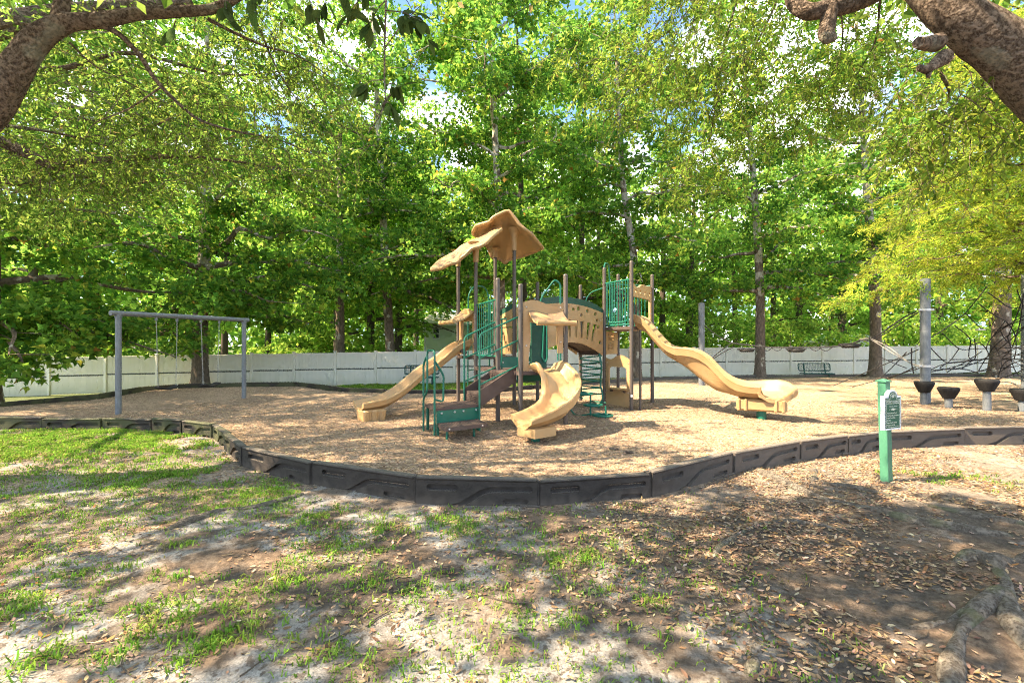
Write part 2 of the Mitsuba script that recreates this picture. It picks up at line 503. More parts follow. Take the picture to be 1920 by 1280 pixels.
def timber_mesh(L, H, th=.085, detail=True):
    """x along, y up, face at z = 0 pointing to +z (built as layers butted face to face)"""
    full = sg.box(0.022, 0, L - .018, H)
    if not detail:
        return hull_at((L - .02, H, th), (L / 2, H / 2, -th / 2), .012)
    slot = sg.LineString([(.13 * L, .66 * H), (.33 * L, .66 * H)]).buffer(.12 * H)
    line = sg.LineString([(.30 * L, -.02), (.40 * L, .10 * H), (.55 * L, .52 * H), (.62 * L, .62 * H), (.93 * L, .66 * H)]).buffer(.105 * H, join_style=1)
    line = line.intersection(sg.box(.05, -.1, L - .05, H * .84))
    slot2 = sg.LineString([(.74 * L, .22 * H), (.90 * L, .22 * H)]).buffer(.10 * H)
    cuts = slot.union(line).union(slot2)
    face = full.difference(cuts)
    a = prism(face, .042); a.vertices[:, 2] -= .042
    shrink = cuts.buffer(-.006)
    b = prism(full.difference(shrink), .006); b.vertices[:, 2] -= .048
    back = prism(full, th - .048); back.vertices[:, 2] -= th
    lip = hull_at((L - .036, .034, th + .022), (L / 2 + .003, H - .006, -th / 2 + .004), .012)
    foot = hull_at((L * .16, .10 * H, .02), (L * .93, .07 * H, .010), .006)
    return cat([a, b, back, lip, foot])


def hull_at(size, c, bevel=.006):
    m = hull_box(*size, bevel)
    m.apply_translation(c)
    return m


def put_timber(p, q, zt, H, detail, nudge):
    d = q - p; L = np.linalg.norm(d); d = d / L
    n = np.array([d[1], -d[0]])
    m = timber_mesh(L, H, detail=detail)
    v = m.vertices.copy()
    m.vertices = np.column_stack([p[0] + v[:, 0] * d[0] + (v[:, 2] + nudge) * n[0], p[1] + v[:, 0] * d[1] + (v[:, 2] + nudge) * n[1], zt - H + v[:, 1]])
    if detail:   # knuckle with its stake head at the joint
        kn = lathe([(0, 0), (.036, 0), (.040, .01), (.040, H - .012), (.034, H + .004), (.018, H + .004), (.016, H + .012), (0, H + .012)], (p[0] - n[0] * .060, p[1] - n[1] * .060, zt - H), 14)
        m = cat([m, kn])
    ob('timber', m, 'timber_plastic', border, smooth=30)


rr = random.Random(3)
for i in range(len(near_pts) - 1):
    put_timber(near_pts[i], near_pts[i + 1], ZT + rr.uniform(-.022, .018), .30, True, rr.uniform(-.018, .018))
for i in range(len(right_pts) - 1):
    put_timber(right_pts[i], right_pts[i + 1], ZT, .30, False, 0)
for i in range(len(far_pts) - 1):
    nseg = max(1, round(float(np.linalg.norm(far_pts[i + 1] - far_pts[i])) / 1.3))
    for s in range(nseg):
        a = far_pts[i] + (far_pts[i + 1] - far_pts[i]) * s / nseg; b = far_pts[i] + (far_pts[i + 1] - far_pts[i]) * (s + 1) / nseg
        put_timber(a, b, .115 + rr.uniform(-.015, .015), .28, False, .004 * (s % 2))

# ------------------------------------------------------------------ fence
fence = thing('vinyl_fence', 'long pale vinyl privacy fence behind the playground', 'fence')
fpx = [(-900, 14, 690), (-420, 15.5, 680), (-200, 16.5, 676), (0, 17.8, 673), (200, 19, 668), (460, 20.5, 664), (640, 21, 661), (850, 21.5, 657.5), (1000, 22.3, 655), (1230, 24, 652.5), (1430, 24.5, 651), (1650, 25, 649.5), (1920, 25.5, 647.5), (2250, 26, 645), (2700, 26, 643)]
fl = np.array([unp(x, y, d) for x, d, y in fpx])
seg = np.r_[0, np.cumsum(np.linalg.norm(np.diff(fl[:, :2], axis=0), axis=1))]
fpos = lambda s: np.array([np.interp(s, seg, fl[:, c]) for c in range(3)])
FH, step = 1.52, 1.80
ns = int(seg[-1] // step)
for i in range(ns):
    a, b = fpos(i * step), fpos((i + 1) * step)
    zt = (a[2] + b[2]) / 2
    z0 = zt - FH
    post = [obox(a + [-.055, 0, 0], a + [.055, 0, 0], .11, FH + .03, z0, .008), hull_at((.14, .14, .035), (a[0], a[1], zt + .045), .015)]
    ob('post', post, 'vinyl', fence, smooth=30)
    d = (b - a)[:2]; L = np.linalg.norm(d); d /= L
    p, q = a.copy(), b.copy(); p[:2] += d * .062; q[:2] -= d * .062
    n = np.array([d[1], -d[0]])
    boards = []
    nb = 9; Lb = np.linalg.norm((q - p)[:2]) / nb
    for w, (za, zb) in enumerate(((z0 + .09, z0 + FH * .485), (z0 + FH * .53, zt - .08))):
        for t in range(nb):
            s, e = p[:2] + d * Lb * t, p[:2] + d * (Lb * (t + 1) - .0025)
            boards.append(obox([*s, za], [*e, za], .026, zb - za, za, .0015))
    boards.append(obox([*(p[:2] - n * .016), z0 + .05], [*(q[:2] - n * .016), z0 + .05], .008, FH - .12, z0 + .05, .001))
    ob('panel', boards, 'vinyl', fence, smooth=False)
    ob('rail', [obox([*p[:2], zt - .085], [*q[:2], zt - .085], .052, .088, zt - .085, .006)], 'vinyl', fence, smooth=30)
    ob('rail', [obox([*p[:2], z0 + .03], [*q[:2], z0 + .03], .052, .088, z0 + .03, .006)], 'vinyl', fence, smooth=30)
    ob('middle_rail', [obox([*p[:2], z0 + FH * .49], [*q[:2], z0 + FH * .49], .034, FH * .032, z0 + FH * .49, .004)], 'fence_gap_shade', fence, smooth=30)  # dark strip: the shadow gap between the boards painted as colour
# ------------------------------------------------------------------ swing frame and swings
frame = thing('swing_set', 'galvanised steel swing frame with two posts and a top beam left of the play structure', 'swing frame')
sa, sb = gnd(222, 776, 0.0), gnd(457.5, 746, 0.0)
ta, tb = np.array([sa[0], sa[1], 2.285]), np.array([sb[0], sb[1], 2.315])
for p, t in ((sa, ta), (sb, tb)):
    ob('post', tube([p - [0, 0, .4], t], .060, 18), 'galvanised', frame)
dirb = (tb - ta) / np.linalg.norm(tb - ta)
ob('beam', tube([ta - dirb * .16, tb + dirb * .14], .060, 18), 'galvanised', frame)
ob('fitting', [tube([ta - [0, 0, .10], ta + [0, 0, .0]], .070, 16)], 'galvanised', frame)
ob('fitting', [tube([tb - [0, 0, .10], tb + [0, 0, .0]], .070, 16)], 'galvanised', frame)


def on_beam(px):
    lo, hi = 0.0, 1.0
    for _ in range(40):
        m = (lo + hi) / 2
        p = ta + (tb - ta) * m
        if 960 + F * p[0] / p[1] < px: lo = m
        else: hi = m
    return ta + (tb - ta) * lo


def chain_mesh(a, b, link=.05):
    n = int(np.linalg.norm(b - a) / (link * .8))
    out = []
    d = (b - a) / np.linalg.norm(b - a)
    u = np.cross(d, [0, 1, 0]); u /= np.linalg.norm(u); w = np.cross(d, u)
    for i in range(n):
        c = a + (b - a) * (i + .5) / n
        s = u if i % 2 else w
        th = np.arange(7) / 6 * 2 * np.pi
        loop = c + np.cos(th)[:, None] * d * link * .52 + np.sin(th)[:, None] * s * link * .22
        out.append(tube(loop, .0042, 4, caps=False))
    return cat(out)


for j, (xa, xb, ya, yb, wa, wb, text) in enumerate(((293, 332, 724.5, 722, 3, -2, 'black belt swing on long chains hanging nearer the left post'), (377, 411, 720, 716, 4, -3, 'black belt swing in front of the big tree trunk, tilted'))):
    a, b = on_beam(xa), on_beam(xb)
    sw = thing('swing', text, 'swing', 'swings hanging from the steel frame')
    pa, pb = unp(xa + wa, ya, a[1]), unp(xb + wb, yb, b[1])
    ob('hanger', tube([a - [0, 0, .13], a - [0, 0, .05]], .03, 8), 'galvanised', sw)
    ob('hanger', tube([b - [0, 0, .13], b - [0, 0, .05]], .03, 8), 'galvanised', sw)
    ob('chain', chain_mesh(a - [0, 0, .12], pa), 'chain_metal', sw)
    ob('chain', chain_mesh(b - [0, 0, .12], pb), 'chain_metal', sw)
    t = np.linspace(0, 1, 12)
    path = pa + (pb - pa) * t[:, None] - np.array([0, 0, 1]) * (.10 * (1 - (2 * t - 1) ** 2))[:, None] * .6
    d = (pb - pa)[:2] / np.linalg.norm((pb - pa)[:2]); n = np.array([-d[1], d[0], 0])
    v = np.concatenate([path + n * s + [0, 0, z] for s, z in ((-.09, 0), (.09, 0), (.09, -.035), (-.09, -.035))])
    m = len(t)
    f = [(s * m + i, s * m + i + 1, ((s + 1) % 4) * m + i + 1, ((s + 1) % 4) * m + i) for s in range(4) for i in range(m - 1)]
    f += [(0, m, 2 * m, 3 * m), (4 * m - 1, 3 * m - 1, 2 * m - 1, m - 1)]
    ob('seat', (v, np.array(f)[:, ::-1]), 'rubber', sw, smooth=30)
# ------------------------------------------------------------------ play structure
play = thing('play_structure', 'tan, green and brown play structure with three slides and a leaf-shaped roof', 'playground')
A = np.array([-1.37, 11.7, 0]); B = np.array([-.853, 10.8, 0]); C = np.array([-.445, 12.2, 0]); E = np.array([.055, 11.3, 0])
D = np.array([-.29, 9.39, 0]); Fp = np.array([.165, 8.86, 0]); G = np.array([1.06, 9.07, 0]); H = np.array([.68, 12.2, 0]); I = np.array([1.91, 12.8, 0])
P1 = np.array([2.395, 11.9, 0]); P2 = np.array([2.89, 11.1, 0]); Q3 = np.array([3.76, 12.3, 0]); P4 = np.array([3.03, 13.1, 0])
N0 = np.array([.62, 10.55, 0])
UP = np.array([0, 0, 1.0])


def zat(py, Y):
    return EYE - (py - HZ) * Y / F


def post(p, ztop, r=.046, dome=True, name='post', bsdf='post_paint'):
    prof = [(0, -.3), (r, -.3), (r, ztop - r * .8)]
    if dome:
        prof += [(r * 1.06, ztop - r * .8), (r * 1.06, ztop - r * .55), (r * .85, ztop - r * .2), (r * .5, ztop), (0, ztop + r * .05)]
    else:
        prof += [(r, ztop), (0, ztop)]
    return ob(name, lathe(prof, (p[0], p[1], 0), 18), bsdf, play, smooth=40)


for p, y in ((D, 521), (Fp, 532), (G, 514), (H, 528.5), (I, 534), (P1, 502), (P2, 489), (Q3, 514.5), (P4, 514)):
    post(p, zat(y, p[1]))
zl, zr = zat(500, A[1]), zat(470, E[1])
for p, z in ((A, zl + .05), (B, zat(492, B[1]) + .05), (C, zat(483, C[1]) + .08), (E, zr + .08)):
    post(p, z, dome=False)
post(np.array([3.12, 11.15, 0]), 1.93, .030, False, 'post')   # thin post under the high deck
# small label sticker low on the front right post is a white tag
ob('tag', [hull_at((.05, .004, .06), (P2[0] - .005, P2[1] - .0485, .34), .001)], 'sign_white', play)


def deck(corners, z, th=.07, name='deck'):
    """perforated deck: slats on a rim"""
    poly = sg.Polygon([c[:2] for c in corners])
    m = [prism(poly.buffer(.03, join_style=2), th)]
    m[0].vertices[:, 2] += z - th
    return ob(name, m, 'brown_deck', play, smooth=20)


deck([A, B, E, C], 1.30)
deck([B, D, Fp, G, G + [.12, 1.15, 0], N0 + [.35, .1, 0], E], 1.055)
deck([P1, P2, Q3, P4], 2.02)
# green riser between the two decks with its bolts
r0, r1 = np.array([-.30, 10.12, 0]), np.array([.52, 10.42, 0])
rp = sg.box(0, 0, np.linalg.norm(r1 - r0), .235)
riser = ob('riser_panel', panel(rp, [*r0[:2], 1.068], r1 - r0, .03), 'green_paint', play, smooth=20)
ob('bolt', [lathe([(0, 0), (.018, 0), (.014, .012), (0, .016)], (0, 0, 0), 10).apply_transform(trimesh.transformations.rotation_matrix(math.pi / 2, [1, 0, 0])).apply_translation([r0[0] + .10 + s * .62, r0[1] + .01 + s * .22, 1.18]) for s in (0, .95)], 'bolt_metal', riser)
rd = ob('riser_panel', panel(sg.box(0, 0, .8, .24), [.1, 9.72, .80], (1, .2, 0), .03), 'green_paint', play, smooth=20)


def bars(p, q, z0, z1, n, name='bar_barrier', inner=True):
    d = (q - p) / np.linalg.norm(q - p)
    a, b = p + d * .055, q - d * .055
    k = ob(name, [tube([a + UP * z1, b + UP * z1], .020, 10), tube([a + UP * z0, b + UP * z0], .020, 10)], 'green_paint', play)
    for i in range(n):
        c = a + (b - a) * (i + .5) / n
        ob('bar', tube([c + UP * z0, c + UP * z1], .0125, 8), 'green_paint', k)
    if inner:
        u, v = a + (b - a) * .06, a + (b - a) * .94
        ob('frame', tube(rounded([u + UP * z1, u + UP * (z0 + .07), v + UP * (z0 + .07), v + UP * z1], .14, 7), .018, 10), 'green_paint', k)
    return k


bars(B, D, 1.33, zat(567, 10.1), 9, inner=False)
bars(P1, P2, 2.07, 3.16, 9)
bars(P4, Q3, 2.07, 3.16, 9, inner=False)
bars(P1 + [0, .05, 0], P4, 2.07, 3.16, 7, inner=False)
# dark bubble wheel behind the bars
ob('steering_wheel', [tube([[2.99 + .16 * math.cos(t), 12.62, 2.92 + .16 * math.sin(t)] for t in np.linspace(0, 2 * math.pi, 25)], .022, 8), hull_at((.30, .03, .05), (2.99, 12.62, 2.92), .01), lathe([(0, 0), (.06, 0), (.06, .05), (0, .05)], (0, 0, 0), 14).apply_transform(trimesh.transformations.rotation_matrix(math.pi / 2, [1, 0, 0])).apply_translation([2.99, 12.63, 2.92])], 'rubber', play)

# ---- panels


def wavy_top(L, h0, h1, amp, n, base):
    x = np.linspace(0, L, 40)
    y = base + h0 + (h1 - h0) * x / L + amp * np.sin(x / L * n * math.pi)
    return np.stack([x, y], 1)


# counter panel under the high deck between the two front posts
d12 = P2 - P1; L12 = np.linalg.norm(d12) - .10
o12 = P1 + d12 / np.linalg.norm(d12) * .05
xs = np.linspace(0, L12, 40)
topc = 1.28 + .055 * np.cos((xs / L12 - .60) * 2 * math.pi * 1.15) - .02
out = sg.Polygon(np.vstack([[(0, .06), (L12, .06)], np.stack([xs, topc], 1)[::-1]]))
win = sg.box(.20, .53, L12 - .20, .93).buffer(.09)
win = win.intersection(sg.box(0, .47, L12, 2))
cp = ob('store_counter', panel(out.difference(win), [*o12[:2], 0], d12, .045), 'tan_plastic', play, smooth=25)
ob('shelf', obox([*(o12 + d12 * .13)[:2], 0], [*(o12 + d12 * .82)[:2], 0], .22, .035, .455, .008), 'tan_plastic', cp)
for s in (.25, .72):
    ob('bracket', obox([*(o12 + d12 * (s - .03))[:2], 0], [*(o12 + d12 * (s + .03))[:2], 0], .10, .06, .395, .006), 'brown_deck', cp)

# panel with small windows below the deck on the bridge side
d14 = P4 - P1; L14 = np.linalg.norm(d14) - .10
pw = sg.box(0, 1.32, L14, 1.93)
for cx in (.30, .56):
    for cz in (1.52, 1.78):
        for dx, dz in ((-.06, -.045), (.06, -.045), (-.06, .045), (.06, .045)):
            pw = pw.difference(sg.box(cx * L14 + dx - .045, cz + dz - .035, cx * L14 + dx + .045, cz + dz + .035))
ob('window_panel', panel(pw, [*(P1 + d14 * .05)[:2], 0], d14, .04), 'tan_plastic', play, smooth=25)

# panel with climbing holes between the rear roof posts
dce = E - C; Lce = np.linalg.norm(dce) - .1
zlow, ztop = 1.34, 2.0
pc = sg.box(0, zlow, Lce, ztop)
for x, z, w, h in ((.42, 1.86, .045, .05), (.50, 1.74, .03, .08), (.58, 1.63, .05, .035), (.66, 1.53, .035, .07), (.30, 1.50, .05, .05), (.75, 1.45, .04, .06)):
    pc = pc.difference(sg.Point(0, 0).buffer(1, 12).__class__(np.array(sg.Point(0, 0).buffer(1, 12).exterior.coords) * [w, h] + [x * Lce, z]))
ob('hole_panel', panel(pc, [*(C + dce * .05)[:2], 0], dce, .04), 'tan_plastic', play, smooth=25)
xs = np.linspace(0, Lce, 30)
arch = sg.Polygon(np.vstack([[(0, 2.03), (Lce, 2.03)], np.stack([xs, 2.28 + .20 * xs / Lce], 1)[::-1]])).difference(sg.Point(.52 * Lce, 2.25).buffer(.055))
ob('hole_panel', panel(arch, [*(C + dce * .05)[:2], 0], dce, .04), 'tan_plastic', play, smooth=25)
cap = sg.Polygon(np.vstack([np.stack([xs, 2.28 + .20 * xs / Lce], 1), np.stack([xs, 2.40 + .20 * xs / Lce + .018 * np.abs(np.sin(xs * 14))], 1)[::-1]]))
ob('green_cap', panel(cap, [*(C + dce * .05 + UP * .002)[:2], 0.002], dce, .04), 'dark_green_plastic', play, smooth=25)

# ---- arched bridge
db = P1 - N0; Lb_ = np.linalg.norm(db); ub = db / Lb_
bk = np.array([-ub[1], ub[0], 0])
t = np.linspace(0, 1, 48)
low = 1.30 + .30 * (1 - (2 * t - 1.0) ** 2) + .06 * (1 - t)
high = 2.42 + .13 * (1 - (2 * t - .9) ** 2) + .04 * (1 - t)
xb = .03 + t * (Lb_ - .08)
bpoly = sg.Polygon(np.vstack([np.stack([xb, low], 1), np.stack([xb, high], 1)[::-1]]))
for f, dz, w in ((.28, -.10, .045), (.36, -.27, .04), (.42, -.08, .03), (.50, -.13, .045), (.58, -.09, .055), (.62, -.24, .045), (.72, -.10, .05), (.85, -.12, .05), (.88, -.26, .045), (.90, -.42, .05), (.93, -.80, .05)):
    zt_ = np.interp(f, t, high)
    bpoly = bpoly.difference(sg.Point(f * Lb_, zt_ + dz).buffer(w))
for f, lean in ((.26, -.02), (.34, -.015), (.44, -.01), (.54, 0), (.63, .01), (.73, .03), (.82, .055)):
    zt_ = np.interp(f, t, high)
    a0, a1 = np.array([f * Lb_ - lean, zt_ - .80]), np.array([f * Lb_ + lean, zt_ - .40])
    bpoly = bpoly.difference(sg.Polygon([a0 + [-.018, 0], a0 + [.018, 0], a1 + [.05, 0], a1 + [-.05, 0]]).buffer(.01))
ob('bridge_panel', panel(bpoly, N0, db, .045), 'tan_plastic', play, smooth=25)
ob('bridge_panel', panel(bpoly, N0 + bk * .92, db, .045), 'tan_plastic', play, smooth=25)
capt = high + .14 + .022 * np.abs(np.sin(t * 30)) - .05 * np.maximum(0, t - .86) / .14
cpoly = sg.Polygon(np.vstack([np.stack([xb, high + .003], 1), np.stack([xb, capt], 1)[::-1]]))
ob('green_cap', panel(cpoly, N0 - bk * -.006, db, .04), 'dark_green_plastic', play, smooth=25)
nb_ = 17
for i in range(nb_):
    f = (i + .5) / nb_
    z = np.interp(f, t, low) + .06
    c = N0 + db * f + bk * .44
    sl = np.gradient(low, xb)[int(f * 47)]
    m = hull_box(Lb_ / nb_ - .012, .82, .045, .006)
    R = np.eye(4); x_ = np.array([ub[0], ub[1], sl]); x_ /= np.linalg.norm(x_)
    R[:3, 0], R[:3, 1] = x_, bk; R[:3, 2] = np.cross(x_, bk); R[:3, 3] = c + UP * z
    m.apply_transform(R)
    ob('bridge_slat', m, 'brown_deck', play)
for s in (.06, .80):
    ob('bridge_rail', tube([N0 + db * f + bk * s + UP * (np.interp(f, t, low) + .015) for f in np.linspace(.02, .98, 20)], .028, 8), 'brown_deck', play)
end = P1 + ub * -.06
ob('bridge_end', obox([*(end + bk * .05)[:2], 0], [*(end + bk * .86)[:2], 0], .06, .10, 1.30, .01), 'brown_deck', play)

# ---- right slide arch panel
d23 = Q3 - P2; L23 = np.linalg.norm(d23) - .1
o23 = P2 + d23 / np.linalg.norm(d23) * .05
xs = np.linspace(0, L23, 40)
ztop = 3.05 - .05 * np.sin(xs / L23 * math.pi * 2) + .03 * np.cos(xs / L23 * math.pi * 4) + .03
ap = sg.Polygon(np.vstack([[(0, 2.05), (L23, 2.05)], np.stack([xs, ztop], 1)[::-1]]))
ap = ap.difference(sg.box(.10, 1.9, L23 - .16, 2.70).buffer(.06))
for f in (.18, .40, .64, .88):
    ap = ap.difference(sg.Point(f * L23, 2.91).buffer(.045))
ob('slide_arch', panel(ap, [*o23[:2], 0], d23, .05), 'tan_plastic', play, smooth=25)


# ---- slides
def chute(name, plan, rim, floor, w, wall_out=.05, n=10, bank=0.0):
    """half-pipe slide: plan centre points, rim and floor heights at them, half width w (list or number)"""
    pl = np.column_stack([np.asarray(plan, float), rim, floor, np.broadcast_to(w, (len(plan),)), np.broadcast_to(bank, (len(plan),))])
    c = spline(pl, n)
    tx = np.gradient(c[:, :2], axis=0); tx /= np.linalg.norm(tx, axis=1, keepdims=True)
    nrm = np.stack([-tx[:, 1], tx[:, 0]], 1)          # left of travel
    rows = []
    for (x, y, zr_, zf, ww, bk_), nn in zip(c, nrm):
        h = zr_ - zf
        sec = [(ww + wall_out, h - .055), (ww + wall_out + .012, h - .03), (ww + wall_out, h - .006), (ww + .015, h), (ww - .02, h - .012), (ww - .04, h - .05), (ww - .075, h * .42), (ww - .115, h * .14), (ww - .17, .030), (ww - .24, .004), (0, -.012)]
        sec = sec + [(-a, b) for a, b in sec[-2::-1]]
        ld_ = min(.19, h * .72)
        und = [(-ww - .03, h - ld_), (-ww + .02, h - ld_ - .02), (-ww + .10, max(-.03, (h - ld_) * .35 - .05)), (-ww + .17, -.065), (0, -.075), (ww - .17, -.065), (ww - .10, max(-.03, (h - ld_) * .35 - .05)), (ww - .02, h - ld_ - .02), (ww + .03, h - ld_)]
        sec = np.array(sec + und)
        sec[:, 1] += bk_ * np.clip(sec[:, 0] / ww, 0, 1.1) ** 2
        rows.append(np.column_stack([x + nn[0] * sec[:, 0], y + nn[1] * sec[:, 0], zf + sec[:, 1]]))
    V = np.array(rows); m, k_ = V.shape[:2]
    i, j = np.meshgrid(np.arange(m - 1), np.arange(k_), indexing='ij')
    q = np.stack([i * k_ + j, i * k_ + (j + 1) % k_, (i + 1) * k_ + (j + 1) % k_, (i + 1) * k_ + j], -1).reshape(-1, 4)
    f = np.vstack([q[:, [0, 1, 2]], q[:, [0, 2, 3]]])
    v = V.reshape(-1, 3)
    # end caps: strip between inner and outer section
    half = 21
    capf = []
    for base, rev in ((0, False), ((m - 1) * k_, True)):
        outer = [base + half + t_ for t_ in range(9)][::-1]
        inner = [base + t_ for t_ in range(half)]
        # pair both curves by resampling indexes
        pa = np.linspace(0, half - 1, 9).round().astype(int)
        for s in range(8):
            a0, a1 = inner[pa[s]], inner[pa[s + 1]]
            mid = inner[pa[s]:pa[s + 1] + 1]
            o0, o1 = outer[s], outer[s + 1]
            tris = [(mid[u], mid[u + 1], o0) for u in range(len(mid) - 1)] + [(a1, o1, o0)]
            capf += [x[::-1] if rev else x for x in tris]
    v2 = np.vstack([v]); f2 = np.vstack([f, np.array(capf)])
    return ob(name, trimesh.Trimesh(v2, f2, process=False), 'tan_plastic', play, smooth=42), c


# front curved slide
bz = np.array([(.61, 9.06), (1.10, 8.50), (1.02, 8.20), (.15, 7.76)])
tb_ = np.linspace(0, 1, 10)[:, None]
plan1 = (1 - tb_) ** 3 * bz[0] + 3 * tb_ * (1 - tb_) ** 2 * bz[1] + 3 * tb_ ** 2 * (1 - tb_) * bz[2] + tb_ ** 3 * bz[3]
rim1 = np.interp(tb_[:, 0], [0, .12, .3, .5, .68, .85, 1], [1.20, 1.24, 1.02, .76, .57, .45, .35])
flo1 = np.interp(tb_[:, 0], [0, .12, .3, .5, .68, .85, 1], [1.07, 1.02, .74, .47, .32, .245, .22])
sl1, _ = chute('slide', plan1, rim1, flo1, .315, .045, n=5, bank=list(np.interp(tb_[:, 0], [0, .2, .5, .8, 1], [0, .02, .06, .03, 0])))
foot = []
f1 = prism(sg.box(-.22, -.20, .22, .20).buffer(.03), .15); foot.append(f1)
for dx in (-.17, 0, .17):
    foot.append(hull_at((.10, .46, .15), (dx, 0, .075), .015))
m = cat(foot); m.vertices = m.vertices @ np.array([[.77, .64, 0], [-.64, .77, 0], [0, 0, 1]]) + [.42, 7.80, .03]
ob('foot', m, 'tan_plastic', sl1, smooth=25)
ob('ground_stub', lathe([(0, -.35), (.075, -.35), (.075, .04), (0, .04)], (.40, 7.84, 0), 16), 'green_paint', sl1)

# hood of the front slide
dh = G - Fp; Lh = np.linalg.norm(dh); uh = dh / Lh; nh = np.array([uh[1], -uh[0], 0])
oh = Fp + uh * .055
Lh2 = Lh - .11
xs = np.linspace(0, Lh2, 40)
top = 2.41 + .05 * np.cos((xs / Lh2 - .25) * 2 * math.pi) - .02
legl = .13 + .02 * np.sin(np.linspace(0, 6, 20)); zl_ = np.linspace(2.0, 1.06, 20)
hp = sg.Polygon(list(zip(xs, top)) + [(Lh2, 1.40), (Lh2 - .10, 1.40), (Lh2 - .13, 2.0)] + [(a, b) for a, b in zip(legl, zl_)] + [(.0, 1.06)])
hood = ob('slide_hood', panel(hp, [*oh[:2], 0], dh, .05), 'tan_plastic', play, smooth=25)
# visor that curls forward
u = np.linspace(0, 1, 14); th = np.linspace(0, 1, 16)
V = []
for a in th:
    out_ = .02 + .50 * a
    zz = 2.20 - .22 * a - .06 * math.sin(a * math.pi)
    V.append([oh + uh * (Lh2 * (.12 + .86 * b) + .06 * a) + nh * out_ + UP * (zz + .03 * math.sin(b * math.pi * 2 + .8) * (1 - a)) for b in u])
V = np.array(V)


def slab(V, th=.03):
    """closed slab of a grid of points, th thick downwards"""
    a, b = V.shape[:2]
    i, j = np.meshgrid(np.arange(a - 1), np.arange(b - 1), indexing='ij')
    q = np.stack([i * b + j, i * b + j + 1, (i + 1) * b + j + 1, (i + 1) * b + j], -1).reshape(-1, 4)
    n = a * b
    edge = [i * b for i in range(a)] + [(a - 1) * b + j for j in range(1, b)] + [i * b + b - 1 for i in range(a - 2, -1, -1)] + [j for j in range(b - 2, 0, -1)]
    e = np.array(edge); e2 = np.roll(e, -1)
    f = np.vstack([q, q[:, ::-1] + n, np.stack([e, e2, e2 + n, e + n], 1)])
    v = np.vstack([V.reshape(-1, 3), V.reshape(-1, 3) - np.asarray([0, 0, th])])
    tr = np.vstack([f[:, [0, 1, 2]], f[:, [0, 2, 3]]])
    t0 = q[:, [0, 1, 2]]
    if np.cross(v[t0[:, 1]] - v[t0[:, 0]], v[t0[:, 2]] - v[t0[:, 0]])[:, 2].sum() < 0:
        tr = tr[:, ::-1]
    return trimesh.Trimesh(v, tr, process=False)


roll = tube([V[-1][0] - uh * .03 + UP * -.01] + [p + UP * -.01 for p in V[-1]] + [V[-1][-1] + uh * .03 - UP * .01], .050, 14)
ob('visor', [slab(V, .035), roll], 'tan_roof', hood, smooth=40)

# left slide with hood between posts A and B
ps = [(-1.11, 11.26), (-1.42, 11.08), (-1.78, 10.84), (-2.12, 10.58), (-2.48, 10.30), (-2.80, 10.04), (-3.08, 9.80), (-3.24, 9.67)]
pyr = [640, 648, 672, 694, 722, 740, 749, 751]      # photo height of the near rim
pyr = [634, 646, 672, 694, 724, 744, 752, 756]
rimz = [zat(y, p[1] - .25) for y, p in zip(pyr, ps)]
sl2, _ = chute('slide', ps, rimz, [z - h for z, h in zip(rimz, (.22, .22, .20, .19, .18, .18, .18, .15))], .25, .045)
ft = []
for a in (-.17, 0, .17):
    ft.append(hull_at((.13, .42, .30), (a, 0, .06), .03))
ft.append(hull_at((.42, .34, .30), (0, 0, .06), .04))
m = cat(ft); v = m.vertices; s_ = 1 + .35 * (v[:, 2:3] - .0)
v[:, :2] *= s_
m.vertices = v @ np.array([[.78, .62, 0], [-.62, .78, 0], [0, 0, 1]]) + [-2.98, 9.72, 0]
ob('foot', m, 'tan_plastic', sl2, smooth=25)
dab = B - A; Lab = np.linalg.norm(dab); uab = dab / Lab; nab = np.array([uab[1], -uab[0], 0])
oab = A + uab * .055; Lab2 = Lab - .11
xs = np.linspace(0, Lab2, 30)
top = 2.42 + .05 * np.cos((xs / Lab2 - .4) * 2 * math.pi)
hp = sg.Polygon(list(zip(xs, top)) + [(Lab2, 1.34), (Lab2 - .13, 1.34), (Lab2 - .15, 2.15), (.16, 2.15), (.14, 1.34), (0, 1.34)])
hood2 = ob('slide_hood', panel(hp, [*oab[:2], 0], dab, .05), 'tan_plastic', play, smooth=25)
V = []
for a in th:
    zz = 2.34 - .22 * a - .05 * math.sin(a * math.pi)
    V.append([oab + uab * (Lab2 * (.04 + .92 * b)) + nab * (.02 + .50 * a) + UP * (zz + .03 * math.sin(b * math.pi * 2 + .8) * (1 - a)) for b in u])
V = np.array(V)
roll = tube([V[-1][0] - uab * .03] + [p + UP * -.01 for p in V[-1]] + [V[-1][-1] + uab * .03], .050, 14)
ob('visor', [slab(V, .035), roll], 'tan_roof', hood2, smooth=40)
ob('joint_band', tube([[-1.28, 10.92, 1.60], [-1.19, 10.96, 1.42], [-1.1, 11.0, 1.36]], [.02, .06, .05], 8), 'post_paint', sl2)

